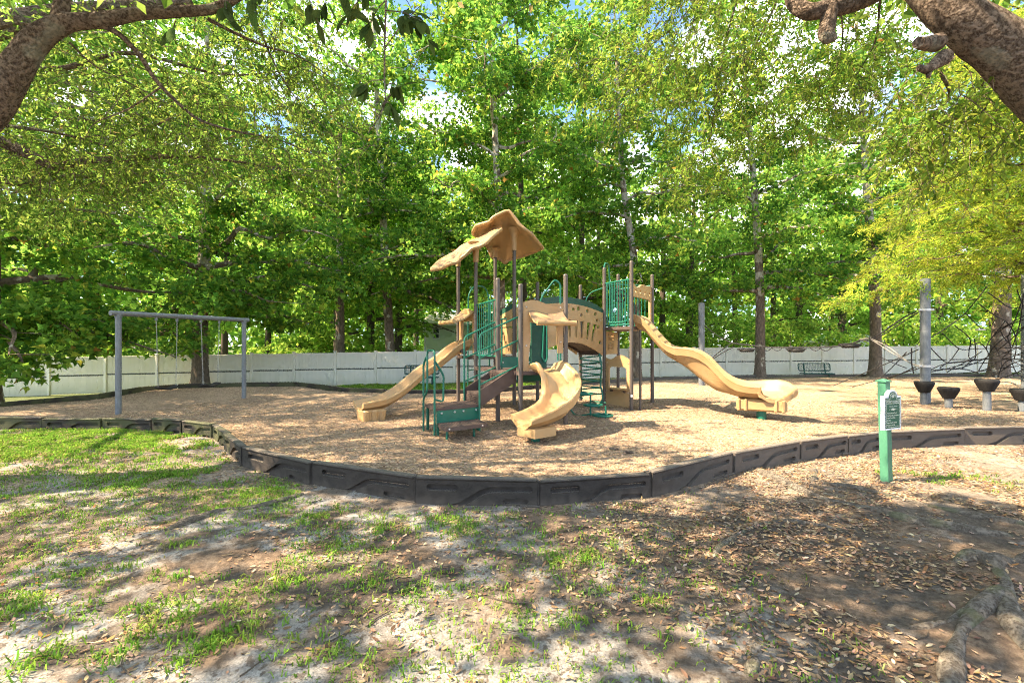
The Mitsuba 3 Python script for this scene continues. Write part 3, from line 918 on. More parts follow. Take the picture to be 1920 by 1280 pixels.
# right wave slide
near = [(1189, 588.7), (1200, 592.3), (1209, 601), (1227, 623), (1246, 642.7), (1264, 649.8), (1284, 651.6), (1304, 656), (1324, 667.8), (1342, 685.8), (1360, 703.8), (1381, 716.3), (1405, 722.6), (1429, 724)]
w3 = .34
plan, rimz = [], []
heading = np.array([.80, -.46]); heading /= np.linalg.norm(heading)
right = np.array([heading[1], -heading[0]])   # towards the camera side
s0 = np.array([3.02, 11.22])
for x, y in near:
    k_ = (x - 960) / F
    # near rim line: s0 + heading * s ; X = k * Y
    s = (k_ * s0[1] - s0[0]) / (heading[0] - k_ * heading[1])
    p = s0 + heading * s
    plan.append(p - right * w3); rimz.append(zat(y, p[1]))
plan = [tuple(p) for p in plan]
hs = [.28, .26, .24, .22, .22, .27, .40, .54, .58, .50, .34, .26, .23, .22]
last = np.array(plan[-1])
piv = last + right * (w3 + .02)
turn, tw_ = [], []
for th_ in np.radians([18, 36, 54, 70]):
    dvec = -right * math.cos(th_) + heading * math.sin(th_)
    turn.append(piv + dvec * (w3 + .02 - .04 * th_))
plan2 = plan + [tuple(p) for p in turn]
rim2 = rimz + [rimz[-1] - .01, rimz[-1] - .05, rimz[-1] - .09, rimz[-1] - .13]
hs2 = hs + [.21, .19, .17, .15]
bank = [0.0] * 10 + [.01, .03, .05, .08, .11, .12, .09, .03]
sl3, c3 = chute('slide', plan2, rim2, [z - h for z, h in zip(rim2, hs2)], w3, .05, n=6, bank=bank)
m = cat([hull_at((.98, .50, .26), (0, 0, .13), .04)] + [hull_at((.07, .56, .27), (a, 0, .13), .02) for a in (-.44, -.30, .28, .42)])
ctr = last - heading * .02
m.vertices = m.vertices @ np.array([[heading[0], heading[1], 0], [-heading[1], heading[0], 0], [0, 0, 1]]) + [ctr[0], ctr[1], .12]
ob('foot', m, 'tan_plastic', sl3, smooth=25)
gs = gnd(1428, 772, -.05)
ob('ground_stub', lathe([(0, -.4), (.10, -.4), (.10, .16), (0, .16)], (ctr[0] - .03, ctr[1] - .05, 0), 18), 'green_paint', sl3)

# ---- transfer steps and stair
q0 = np.array([-1.31, 7.95, 0]); qx = np.array([.72, .57, 0]); qy = np.array([-.31, .56, 0])
ux, uy = qx / np.linalg.norm(qx), qy / np.linalg.norm(qy)


def brd(o, a, b, z0, z1, name, bsdf, parent=play):
    poly = sg.Polygon([(o)[:2], (o + a)[:2], (o + a + b)[:2], (o + b)[:2]])
    mm = prism(poly, z1 - z0); mm.vertices[:, 2] += z0
    return ob(name, mm, bsdf, parent, smooth=20)


def tread(o, a, b, z0, z1, name='step'):
    """ribbed board: body with fine ribs on top"""
    kk = brd(o, a, b, z0, z1 - .008, name, 'brown_deck')
    rib = []
    nrb = max(6, int(np.linalg.norm(a) / .045))
    for i in range(nrb):
        s = o + a * ((i + .2) / nrb)
        poly = sg.Polygon([s[:2], (s + a * (.6 / nrb))[:2], (s + a * (.6 / nrb) + b)[:2], (s + b)[:2]])
        mm = prism(poly, .008); mm.vertices[:, 2] += z1 - .008; rib.append(mm)
    ob('tread_ribs', rib, 'brown_deck', kk, smooth=20)
    return kk


tf = tread(q0, qx, qy, .42, .47, 'platform')
gp = panel(sg.box(0, 0, np.linalg.norm(qx) - .04, .26), [*(q0 + ux * .02)[:2], .155], qx, .03)
gpk = ob('riser_panel', gp, 'green_paint', play, smooth=20)
nx_ = np.array([ux[1], -ux[0], 0])


def bolt(p, n, parent, r=.02):
    mm = lathe([(0, 0), (r, 0), (r * .8, .012), (0, .016)], (0, 0, 0), 10)
    mm.apply_transform(trimesh.geometry.align_vectors([0, 0, 1], n)); mm.apply_translation(p)
    ob('bolt', mm, 'bolt_metal', parent)


for s in (.11, .40, .60, .90):
    bolt(q0 + qx * s + nx_ * .001 + UP * (.37), nx_, gpk)
st = tread(np.array([-1.09, 7.50, 0]), np.array([.66, .47, 0]), np.array([-.20, .46, 0]), .14, .21)
for s in (.09, .88):
    bolt(np.array([-1.09, 7.50, .175]) + np.array([.66, .47, 0]) * s + nx_ * .002, nx_, st, .018)
for s in (.15, .80):
    pp = np.array([-1.09, 7.50, 0]) + np.array([.66, .47, 0]) * s + uy * .22
    ob('leg', tube([pp - UP * .3, pp + UP * .14], .022, 8), 'green_paint', st)
for o in (q0 + ux * .04 + uy * .04, q0 + ux * .88 + uy * .04, q0 + ux * .88 + uy * .58, q0 + ux * .04 + uy * .58):
    ob('leg', tube([o - UP * .3, o + UP * .43], .026, 8), 'green_paint', tf)
# stair flight
s_o = q0 + qx + [0, 0, 0]
flight = np.array([.66, .52, 0])
nst = 3
for i in range(nst):
    z1 = .47 + .195 * (i + 1)
    o = s_o + flight * (i / nst) + uy * .02
    kk = tread(o, flight * (1 / nst) + ux * .03, qy * .94, z1 - .05, z1)
    for g in range(4):
        brd(o - ux * .012, ux * .025, qy * .94, z1 - .18 + g * .032, z1 - .18 + g * .032 + .022, 'riser_slat', 'brown_deck', kk)
    brd(o + ux * .014, ux * .02, qy * .94, z1 - .20, z1 - .052, 'riser', 'brown_deck', kk)
for off in (-.03, 1.0):
    o = s_o + qy * off - ux * .02
    poly = sg.Polygon([(0, .47), (0, .72), (.86, 1.14), (.86, .84), (.06, .43)])
    ob('stringer', panel(poly, [*o[:2], 0], flight, .03), 'brown_deck', play, smooth=20)


def rail(pts, r=.019, name='handrail', parent=play, bend=.09):
    return ob(name, tube(rounded(pts, bend, 6), r, 10), 'green_paint', parent)


nb0 = s_o - ux * .04 - uy * .05
ne = nb0 + flight * 1.10
for o, e, ys, foot_z in ((nb0, ne, ((627, 594), (672, 638), (721.6, 685)), -.2), (nb0 + qy * 1.12, ne + qy * 1.10, ((632, 598), (671, 640), (715, 683)), .3)):
    zb, ze = zat(ys[0][0], o[1]), zat(ys[0][1], e[1])
    hr = rail([o + UP * foot_z, o + UP * zb, e + UP * ze, e + UP * (ze + .0) + ux * .12])
    rail([e + UP * ze, e + UP * .60], parent=hr, name='upright')
    for ya, yb in ys[1:]:
        rail([o + UP * zat(ya, o[1]), e + UP * zat(yb, e[1])], .016, 'middle_rail', hr)
# grab loops at the transfer platform
h0 = unp(815, 816, 7.93); h1 = unp(794, 808, 8.34)
h0[2] = h1[2] = -.2
gl = rail([h0, h0 + UP * (zat(657, 7.93) + .2), np.array([*(h1 + (h0 - h1) * .35)[:2], zat(657, 8.2)]), np.array([*(h1 + (h0 - h1) * .35)[:2], zat(735, 8.2)]), h1 + UP * (zat(745, 8.34) + .2), h1], name='grab_rail')
rail([h1 + UP * (zat(742, 8.34) + .2), h1 + UP * (zat(683, 8.34) + .2), h1 + (h0 - h1) * .25 + UP * (zat(670, 8.34) + .2)], name='grab_loop', parent=gl)
rail([unp(815.5, 677, 7.93), unp(832, 704, 8.05), unp(831, 753, 8.05), unp(815.5, 749, 7.93)], name='grab_loop', parent=gl, bend=.06)

# loops and climbers at the back
lp = rail([[-1.17, 12.1, 0], [-1.15, 12.1, zat(552, 12.1)], [-1.02, 12.25, zat(534, 12.1)], [-.72, 12.5, zat(536, 12.3)], [-.62, 12.55, zat(560, 12.4)], [-.62, 12.55, 0]], name='arch_climber', bend=.2)
for z in np.arange(.3, 2.3, .3):
    rail([[-1.16, 12.1, z], [-.62, 12.55, z + .05]], .014, 'rung', lp)
for k_, (xa, ya, xb, yb, Yd) in enumerate(((1018, 600, 1042, 528, 10.4),)):
    rail([unp(1010, 672, Yd), unp(1013, 560, Yd), unp(1040, 524, Yd), unp(1051, 532, Yd), unp(1051, 680, Yd)], .021, 'entry_loop', bend=.16)
rail([unp(1020, 610, 10.0), unp(1017, 670, 10.0), unp(1022, 680, 10.0), unp(1026, 672, 10.0), unp(1025, 608, 10.0)], .02, 'entry_loop', bend=.06)
rail([unp(1046, 608, 10.0), unp(1046, 676, 10.0)], .018, 'entry_loop')
brd(np.array([.42, 9.95, 0]), np.array([.34, .1, 0]), np.array([-.03, .05, 0]), 1.06, 2.05, 'door_panel', 'dark_green_plastic')
rail([unp(1130, 540, 12.4), unp(1108, 548, 12.7), unp(1099, 560, 12.75), unp(1099, 600, 12.75)], .018, 'bridge_handrail', bend=.12)
rail([P1 + [-.0, .06, 3.2], P1 + [.02, .1, 3.72], P1 + [.22, .5, 3.76], P1 + [.28, .62, 3.2], P1 + [.28, .62, 2.1]], .02, 'entry_loop', bend=.16)
rail([P1 + [.15, .3, 3.18], Q3 + [-.2, .1, 3.18]], .016, 'entry_loop')

# coil climber under the bridge end and the stepping rings beside it
cc = np.array([1.98, 11.55])
tt = np.linspace(0, 6.6 * 2 * math.pi, 260)
rad = .27
path = np.column_stack([cc[0] + rad * np.cos(tt), cc[1] + rad * .8 * np.sin(tt), 1.30 - 1.06 * tt / tt[-1]])
co = ob('coil_climber', tube(path, .018, 8), 'green_paint', play)
spine = spline([[cc[0] + .20, cc[1] - .10, 1.36], [cc[0] + .24, cc[1] - .16, 1.0], [cc[0] + .22, cc[1] - .14, .6], [cc[0] + .26, cc[1] - .2, .25], [cc[0] + .12, cc[1] - .15, -.1]], 8)
ob('spine', tube(spine, .022, 8), 'green_paint', co)


def hoop(c, r, z):
    a = np.linspace(0, 2 * math.pi, 25)
    return tube(np.column_stack([c[0] + r * np.cos(a), c[1] + r * np.sin(a), np.full(25, z)]), .020, 8, caps=False)


ctr_ = [(gnd(1094, 783, 0), .42), (gnd(1113, 786, 0), .25), (gnd(1130, 783, 0), .06)]
pods_ = []
for j, (px, py, Yr, rr_) in enumerate(((1095, 738, 10.2, .19), (1112, 759, 10.0, .20), (1130, 778, 9.8, .21))):
    c_ = unp(px, py, Yr)
    pods_.append((c_, rr_))
sp_ = ob('stepping_rings', [hoop(c_[:2], rr_, c_[2]) for c_, rr_ in pods_] + [tube([[c_[0] - rr_, c_[1], c_[2]], [c_[0] + rr_, c_[1], c_[2]]], .012, 6) for c_, rr_ in pods_], 'green_paint', play)
ob('leg', [tube(rounded([[1.72, 10.05, -.3], [1.72, 10.05, pods_[0][0][2]]], .05), .02, 8)], 'green_paint', sp_)
ob('leg', [tube([[2.0, 9.78, -.3], [2.0, 9.78, pods_[1][0][2]]], .02, 8)], 'green_paint', sp_)
ob('leg', tube(rounded([[1.72, 10.05, .06], [1.42, 10.15, -.02], [1.30, 10.3, .14], [1.33, 10.5, .42]], .12), .016, 8), 'green_paint', sp_)
ob('link_bar', [tube([[1.72, 10.05, .05], [2.0, 9.78, .06]], .016, 8), tube([[1.72, 10.05, .34], [2.0, 9.78, .335]], .016, 8)], 'green_paint', sp_)

# ---- leaf roofs


def edge_curve(pts, Y0, Y1, n=40):
    """outline in the photograph at distances Y0..Y1 -> evenly spaced points"""
    p = np.array([unp(x, y, Y0 + (Y1 - Y0) * i / (len(pts) - 1)) for i, (x, y) in enumerate(pts)])
    c = spline(p, 10)
    s = np.r_[0, np.cumsum(np.linalg.norm(np.diff(c, axis=0), axis=1))]
    return np.array([[np.interp(v, s, c[:, k_]) for k_ in range(3)] for v in np.linspace(0, s[-1], n)])


zz_ = lambda pts: [(780 + x / 5.333, 380 + y / 5.333) for x, y in pts]
nearL = edge_curve(zz_([(158, 664), (215, 655), (270, 640), (340, 605), (420, 582), (452, 545), (500, 510), (560, 452), (640, 428), (700, 396), (750, 345), (800, 300), (852, 262)]), 10.45, 10.15)
farL = edge_curve(zz_([(160, 652), (230, 580), (310, 532), (390, 490), (460, 430), (540, 390), (620, 352), (700, 308), (760, 256), (810, 236), (850, 252)]), 11.3, 11.7)
nearR = edge_curve(zz_([(570, 282), (600, 225), (670, 200), (738, 180), (765, 145), (830, 108), (900, 78), (935, 82), (1000, 160), (1040, 215), (1100, 265), (1160, 312), (1230, 400), (1265, 440)]), 10.9, 10.9)
farR = edge_curve(zz_([(572, 305), (620, 345), (670, 390), (720, 445), (760, 535), (800, 545), (850, 562), (890, 596), (925, 565), (1000, 545), (1080, 522), (1170, 490), (1215, 470), (1262, 446)]), 12.3, 12.6)


def leaf_roof(nearc, farc, bulge, name, label=None):
    nv = 16
    v = np.linspace(0, 1, nv)
    ends = np.linspace(0, 1, len(nearc))
    V = []
    for i, e in enumerate(ends):
        a, b = nearc[i].copy(), farc[i].copy()
        shrink = .04 + .96 * min(1, max(0.0, math.sin(math.pi * min(max(e, .0), 1.0))) ** .6 * 1.2)
        mid = (a + b) / 2
        dy = (b[1] - a[1]) / 2 * shrink
        # keep each edge on its own sight line when the tips narrow
        a2 = a * 1.0; b2 = b * 1.0
        Ya, Yb = mid[1] - dy, mid[1] + dy
        a2 = np.array([a[0] * Ya / a[1], Ya, EYE + (a[2] - EYE) * Ya / a[1]])
        b2 = np.array([b[0] * Yb / b[1], Yb, EYE + (b[2] - EYE) * Yb / b[1]])
        V.append([a2 + (b2 - a2) * s + UP * (bulge * 4 * s * (1 - s) * math.sin(math.pi * e) + .02 * math.sin(e * 17 + s * 2) * math.sin(math.pi * s)) for s in v])
    V = np.array(V)
    k = ob(name, slab(V, .035), 'tan_roof', play, smooth=45)
    rimp = np.vstack([V[:, 0], V[-1, 1:], V[::-1, -1][1:], V[0, ::-1][1:]])
    ob('rolled_rim', tube(rimp - UP * .022, .042, 8, caps=False), 'tan_plastic', k, smooth=50)
    return k, V


rl, VL = leaf_roof(nearL, farL, .05, 'roof')
rrk, VR = leaf_roof(nearR, farR, .10, 'roof')


def surf_z(V, p):
    d = np.hypot(V[..., 0] - p[0], V[..., 1] - p[1])
    i = np.unravel_index(np.argsort(d, axis=None)[:3], d.shape)
    return float(np.mean(V[i][:, 2]))


for p, zb, k, V in ((A, zl, rl, VL), (B, zat(492, B[1]), rl, VL), (C, zat(483, C[1]), rrk, VR), (E, zr, rrk, VR)):
    zt_ = surf_z(V, p)
    h_ = max(.25, zt_ - zb)
    prof = [(.060, 0), (.064, .01), (.070, h_ * .45), (.085, h_ * .65), (.12, h_ * .82), (.19, h_ - .02)]
    m = lathe(prof, (p[0], p[1], zb), 18)
    ob('roof_leg', m, 'tan_plastic', k, smooth=50)

# bolts that hold the panels, and clamps on the posts
for o, dvec, pts_ in ((oh, dh, [(.06, 2.30), (.06, 1.55), (Lh2 - .05, 2.30), (Lh2 - .05, 1.62)]), (o12, d12, [(.05, 1.12), (.05, .40), (L12 - .05, 1.12), (L12 - .05, .40)]), (N0, db, [(.12, 2.2), (.12, 1.7), (Lb_ - .14, 2.2), (Lb_ - .14, 1.62)]),
                     (oab, dab, [(.06, 2.3), (Lab2 - .06, 2.3), (Lab2 - .06, 1.6)]), (o23, d23, [(.05, 2.95), (L23 - .08, 2.95), (L23 - .07, 2.4)])):
    u_ = dvec / np.linalg.norm(dvec); n_ = np.array([u_[1], -u_[0], 0])
    for a_, z_ in pts_:
        bolt(np.array([o[0], o[1], 0]) + u_ * a_ + n_ * .001 + UP * z_, n_, play, .017)
for p_, zs_ in ((D, (1.0, 2.1)), (Fp, (1.0, 2.25)), (G, (1.0, 2.2)), (P1, (1.36, 1.96, 3.14)), (P2, (1.96, 3.14)), (Q3, (1.96, 3.1)), (A, (1.24, 2.2)), (B, (1.24, 2.2)), (E, (1.24, 2.0))):
    for z_ in zs_:
        ob('clamp', lathe([(.046, z_ - .03), (.054, z_ - .028), (.054, z_ + .028), (.046, z_ + .03)], (p_[0], p_[1], 0), 16), 'post_paint', play)
# ------------------------------------------------------------------ foliage helpers
GAPS = [(-7.2, 8.0, 2.4, .85, .95), (-.4, 2.95, .55, .38, .9), (-1.9, 3.5, .8, .28, .8), (5.3, 6.1, 2.3, 1.15, .92), (2.9, 7.2, 2.8, 1.0, .95), (-.6, 7.0, 1.5, .5, .7), (-6.0, 5.6, 1.0, .35, .75), (-2.6, 7.6, 1.2, .35, .6),
        (7.5, 7.6, 2.2, .7, .8), (.6, 5.8, 1.0, .3, .7), (-.2, 2.3, .5, .2, .7), (2.4, 2.45, .5, .10, .5), (-3.4, 2.6, .6, .16, .7), (6.5, 3.6, 1.4, .5, .6)]


MULCH_GAPS = [(2.9, 7.3, 3.0, 1.0, .97), (5.2, 8.6, 2.0, .6, .9), (-2.7, 7.6, 1.3, .40, .9), (-4.6, 9.0, 1.2, .22, .85), (-6.6, 10.6, 1.3, .22, .8), (-3.4, 12.4, 1.6, .22, .8), (.2, 6.3, 1.5, .22, .75), (-2.0, 9.4, 1.2, .3, .85), (6.4, 11.5, 1.3, .3, .9), (9.5, 13.4, 2.0, .4, .9), (4.4, 14.5, 1.8, .4, .85),
              (8.2, 9.4, 1.8, .35, .9), (1.0, 8.3, .9, .7, .95), (5.9, 10.2, 1.0, .6, .95), (-.9, 11.4, 1.0, .6, .8), (11.5, 10.8, 1.5, .3, .9), (13, 17, 2.5, .6, .85), (-6.5, 14.5, 1.6, .45, .8)]


def tree_gap(p, rng):
    """openings in the tall crowns through which the sun reaches the mulch"""
    g = p[:, :2] - SUN[:2] * (p[:, 2:3] / SUN[2])
    ok = np.ones(len(p), bool)
    wob = (meshkit.fbm(P3(g[:, 0] * 1.1, g[:, 1] * 1.8, 5.0), 3, 22) - .5) * 1.7
    for x, y, rx, ry, pr in MULCH_GAPS + GAPS:
        d = np.sqrt(((g[:, 0] - x) / rx) ** 2 + ((g[:, 1] - y) / ry) ** 2) + wob
        ok &= ~((d < 1) & (rng.random(len(p)) < pr))
    return ok


def sunlit_gap(p, rng, strength=1.0):
    """gaps in the overhead crown: False where a leaf would close one of them"""
    g = p[:, :2] - SUN[:2] * ((p[:, 2:3] + .15) / SUN[2])
    ok = np.ones(len(p), bool)
    wob = (meshkit.fbm(P3(g[:, 0] * 1.6, g[:, 1] * 1.6, 3.0), 3, 21) - .5) * 1.3
    for x, y, rx, ry, pr in GAPS + MULCH_GAPS:
        d = np.sqrt(((g[:, 0] - x) / rx) ** 2 + ((g[:, 1] - y) / ry) ** 2) + wob
        ok &= ~((d < 1) & (rng.random(len(p)) < pr * strength))
    return ok


def outline_leaf(pts, fold=.10, centre=(.4, 0)):
    p = np.array(pts, float)
    v = np.column_stack([p, fold * np.abs(p[:, 1]) - .12 * p[:, 0] ** 2])
    v = np.vstack([v, [centre[0], centre[1], -.02]])
    n = len(p)
    return v, np.array([(i, (i + 1) % n, n) for i in range(n)])


SYC = (np.array([(0, 0, 0), (.30, -.52, .08), (.52, -.22, .02), (1, 0, -.12), (.52, .22, .02), (.30, .52, .08)], float), np.array([(0, 1, 2), (0, 2, 4), (2, 3, 4), (0, 4, 5)]))
OAK = (np.array([(0, 0, 0), (.35, -.15, .02), (.75, -.12, -.03), (1, 0, -.10), (.75, .12, -.03), (.35, .15, .02)], float), np.array([(0, 1, 5), (1, 2, 4), (1, 4, 5), (2, 3, 4)]))
BIGLEAF = outline_leaf([(0, 0), (.15, -.13), (.40, -.22), (.65, -.22), (.88, -.12), (1.05, 0), (.88, .12), (.65, .22), (.40, .22), (.15, .13)], .18, (.5, 0))
SIMPLE = (np.array([(0, 0, 0), (.45, -.34, .06), (1, 0, -.08), (.45, .34, .06)], float), np.array([(0, 1, 2), (0, 2, 3)]))
NEEDLE = (np.array([(0, 0, 0), (.5, -.12, 0), (1, 0, -.05), (.5, .12, 0)], float), np.array([(0, 1, 2), (0, 2, 3)]))


def unit(v):
    return v / (np.linalg.norm(v, axis=-1, keepdims=True) + 1e-12)


def scatter(leaf, pos, dirs, nrm, size, col):
    """one leaf shape at many places: (vertices, faces, colours)"""
    d = unit(dirs); w = unit(np.cross(nrm, d)); n = np.cross(d, w)
    v0, f0 = leaf
    s = np.asarray(size, float)[:, None, None]
    v = pos[:, None] + s * (v0[None, :, 0:1] * d[:, None] + v0[None, :, 1:2] * w[:, None] + v0[None, :, 2:3] * n[:, None])
    m, k = len(pos), len(v0)
    f = (f0[None] + (np.arange(m) * k)[:, None, None]).reshape(-1, 3)
    return v.reshape(-1, 3), f, np.repeat(col, k, axis=0)


def join(parts):
    v, f, c, n = [], [], [], 0
    for a, b, d in parts:
        v.append(a); f.append(b + n); c.append(d); n += len(a)
    return np.vstack(v), np.vstack(f), np.vstack(c)


def leaf_colours(rng, n, pal, jitter=.18):
    """pal: (weight, rgb)"""
    w = np.array([p[0] for p in pal], float)
    c = np.array([p[1] for p in pal])[rng.choice(len(pal), n, p=w / w.sum())]
    return np.clip(c * np.exp(rng.normal(0, jitter, (n, 1))) * np.exp(rng.normal(0, .06, (n, 3))), .004, .8)


SYC_PAL = [(3, (.095, .225, .040)), (4, (.160, .325, .052)), (3, (.26, .42, .06)), (.9, (.38, .47, .065)), (.1, (.36, .22, .05))]
OAK_PAL = [(4, (.135, .235, .042)), (3, (.205, .315, .056)), (1.5, (.30, .39, .075)), (.2, (.32, .26, .10))]
WILLOW_PAL = [(3, (.155, .255, .040)), (3, (.235, .345, .052)), (2, (.33, .42, .065)), (.12, (.32, .24, .08))]
CYP_PAL = [(3, (.40, .46, .055)), (3, (.52, .55, .075)), (1, (.25, .36, .05))]
WOOD_PAL = [(3, (.19, .36, .06)), (3, (.28, .46, .075)), (2, (.38, .54, .10))]


def clump_leaves(rng, centres, radius, n_each, leaf, size, pal, flat=.55, droop=.35, normal_jit=.75, keep=None):
    """leaves around clump centres; each clump has its own tone"""
    m = len(centres)
    tone = np.exp(rng.normal(0, .16, m))
    idx = np.repeat(np.arange(m), n_each)
    q = unit(rng.normal(0, 1, (len(idx), 3))) * (rng.random((len(idx), 1)) ** .45)
    r = np.broadcast_to(radius, (m,))[idx][:, None]
    pos = centres[idx] + q * r * [1, 1, flat]
    if keep is not None:
        ok = keep(pos); pos, q, idx = pos[ok], q[ok], idx[ok]
    d = q * [1, 1, .3] + rng.normal(0, .55, q.shape) - [0, 0, droop]
    nrm = np.array([0, 0, 1.0]) + rng.normal(0, normal_jit, q.shape)
    col = leaf_colours(rng, len(pos), pal) * tone[idx][:, None]
    sz = size * np.exp(rng.normal(0, .2, len(pos)))
    return scatter(leaf, pos, d, nrm, sz, col)


def grow_tree(name, label, cat_, base, top, r0, rng, leaf=SYC, size=.19, pal=SYC_PAL, bark='sycamore_bark', lowest=3.2, reach=3.4, limbs=18, clumps=7, per=64, radius=.72, group=None, via=(), leafbsdf='leaf_mat', extra=(), up=.55, taper=.35,
              skip=None, low_reach=None, keep=None, flare=1.5, smooth_leaves=False):
    """trunk through via points from base to top, limbs spiralling up it, leaf clumps along the limbs"""
    t = thing(name, label, cat_, group)
    path = spline([base - [0, 0, .3], base, *via, top], 10)
    hgt = np.clip((path[:, 2] - base[2]) / (top[2] - base[2]), 0, 1)
    rad = r0 * (1 - hgt) ** .8 * (1 - taper * .3) + .02 + r0 * (flare - 1) * np.exp(-np.maximum(path[:, 2] - base[2], 0) / .35)
    ob('trunk', tube(path, rad, 16), bark, t, smooth=60)
    wood, centres = [], []
    specs = []
    for i in range(limbs):
        f = (i + .5 + rng.uniform(-.3, .3)) / limbs
        z = lowest + (top[2] - .4 - lowest) * f ** .92
        az = i * 2.39996 + rng.uniform(-.4, .4)
        L = reach * (.55 + .6 * math.sin(math.pi * min(1, .22 + .72 * f))) * rng.uniform(.75, 1.15)
        if low_reach is not None and f < .25:
            L *= low_reach
        specs.append((z, az, L, up * rng.uniform(.5, 1.3) * (.4 + f)))
    specs += list(extra)
    for z, az, L, el in specs:
        k = np.searchsorted(path[:, 2], z); k = min(max(k, 1), len(path) - 1)
        w = (z - path[k - 1, 2]) / max(path[k, 2] - path[k - 1, 2], 1e-6)
        o = path[k - 1] + (path[k] - path[k - 1]) * w
        rt = rad[k]
        u = np.array([math.cos(az), math.sin(az), 0])
        s = np.linspace(0, 1, 7)
        lp = o + u * (s * L)[:, None] + UP * (L * (el * s - .28 * s ** 2.2))[:, None] + np.vstack([[0, 0, 0], rng.normal(0, .06 * L / 3, (6, 3))])
        lr = np.maximum(rt * .55 * (1 - s) ** .9, .008) + .006
        wood.append(tube(spline(lp, 3), np.interp(np.linspace(0, 1, 19), s, lr), 5, caps=False))
        n = max(2, int(clumps * L / reach))
        for c in range(n):
            v = .10 + .95 * (c + rng.random()) / n
            p = o + (lp[min(6, int(v * 6))] - o) * 1.0 if v > 1 else np.array([np.interp(v, s, lp[:, j]) for j in range(3)])
            off = rng.normal(0, .52, 3) * [1, 1, .55] * (L / 3) ** .5 + [0, 0, .05]
            q = p + off
            if skip is not None and skip(q):
                continue
            wood.append(tube(np.array([p, (p + q) / 2 + rng.normal(0, .06, 3), q]), [.014, .010, .005], 3, caps=False))
            centres.append(q)
    ob('limbs', wood, bark, t, smooth=60)
    centres = np.array(centres)
    v, f, c = clump_leaves(rng, centres, radius * rng.uniform(.75, 1.25, len(centres)), per, leaf, size, pal, keep=keep or (lambda q: tree_gap(q, rng)))
    ob('crown', trimesh.Trimesh(v, f, process=False), leafbsdf, t, smooth=smooth_leaves, color=c)
    return t, centres


def hides_house(q):
    """the trees are pruned where the pale green house shows between them"""
    x, y = 960 + F * q[0] / q[1], HZ - F * (q[2] - EYE) / q[1]
    return 785 < x < 885 and 588 < y < 665


R = lambda s: np.random.default_rng(s)


def gpt(px, py, Y):
    p = unp(px, py, Y); p[2] = gz(p[0], p[1]); return p


# ---- sycamores between the border and the fence
b = gpt(375, 722, 19.2)
grow_tree('sycamore_tree', 'sycamore with thick brown trunk forking behind the swings', 'tree', b, np.array([b[0] + .2, 19.4, 17.5]), .33, R(1), lowest=3.0, reach=4.3, limbs=24, clumps=9, per=88, group=None,
          via=[np.array([b[0] + .05, 19.2, 4.0]), unp(385, 430, 19.2)], flare=1.55,
          extra=[(3.9, math.radians(165), 5.2, 1.05), (2.9, math.radians(-20), 3.6, .35), (3.4, math.radians(-60), 2.8, .5), (2.3, math.radians(200), 3.8, .15), (2.1, math.radians(240), 3.2, .05), (4.0, math.radians(-8), 5.6, .22), (4.8, math.radians(8), 6.2, .25), (3.6, math.radians(-30), 5.2, .18), (5.6, math.radians(-15), 6.0, .3), (3.2, math.radians(12), 4.4, .12)])
b = gpt(1425, 706, 22.6)
grow_tree('sycamore_tree', 'slim sycamore with pale mottled trunk behind the right slide', 'tree', b, unp(1380, -60, 23.2), .24, R(2), lowest=4.8, reach=3.9, limbs=22, clumps=9, per=81, via=[unp(1424, 520, 22.6), unp(1410, 300, 22.8)], flare=1.35,
          extra=[(5.6, math.radians(20), 2.8, .9), (4.3, math.radians(-50), 3.2, .1), (4.2, math.radians(190), 3.4, .15)])
b = gpt(1641, 706, 22.8)
grow_tree('sycamore_tree', 'sycamore with brown flaking trunk right of the bench', 'tree', b, unp(1600, -50, 23.2), .27, R(3), lowest=4.6, reach=3.9, limbs=22, clumps=9, per=81, via=[unp(1640, 560, 22.8), unp(1622, 300, 22.8)], flare=1.5,
          extra=[(4.9, math.radians(160), 3.2, .2), (6.0, math.radians(30), 2.6, .9), (4.2, math.radians(-90), 3.0, .05)])
b = gpt(1872, 702, 22.5)
grow_tree('sycamore_tree', 'thick trunked sycamore behind the rope net at the right', 'tree', b, unp(1890, 0, 22.5), .40, R(4), lowest=4.6, reach=4.2, limbs=18, clumps=8, per=79, via=[unp(1880, 540, 22.5)], flare=1.3)
b = gpt(1194, 708, 22.8)
grow_tree('sycamore_tree', 'slender sycamore rising behind the high deck of the play structure', 'tree', b, unp(1150, -30, 22.8), .23, R(5), lowest=4.6, reach=3.7, limbs=22, clumps=9, per=81, via=[unp(1190, 500, 22.8), unp(1166, 320, 22.8)], flare=1.3,
          extra=[(4.6, math.radians(-100), 3.6, .2), (5.0, math.radians(10), 3.4, .2)])
b = gpt(938, 712, 20.6)
grow_tree('sycamore_tree', 'tall pale sycamore directly behind the leaf roof', 'tree', b, unp(915, -110, 20.6), .24, R(6), lowest=4.3, reach=4.1, limbs=36, clumps=10, per=88, via=[unp(938, 480, 20.6), unp(926, 200, 20.6)], flare=1.3,
          extra=[(5.2, math.radians(150), 3.2, .5), (4.6, math.radians(-80), 3.4, .15), (4.6, math.radians(180), 5.6, .12), (5.4, math.radians(195), 6.2, .18), (6.2, math.radians(172), 5.8, .2), (5.0, math.radians(-10), 4.6, .1)], skip=hides_house)
b = gpt(735, 716, 24.0)
grow_tree('sycamore_tree', 'sycamore just beyond the fence left of the leaf roof', 'tree', b, unp(690, -160, 24.0), .26, R(7), lowest=6.0, reach=4.6, limbs=26, clumps=9, per=85, via=[unp(722, 480, 24.0)], flare=1.3,
          extra=[(4.6, math.radians(0), 4.2, -.1), (4.4, math.radians(-30), 5.6, -.05)], skip=hides_house)
b = np.array([-15.6, 13.6, float(gz(-15.6, 13.6))])
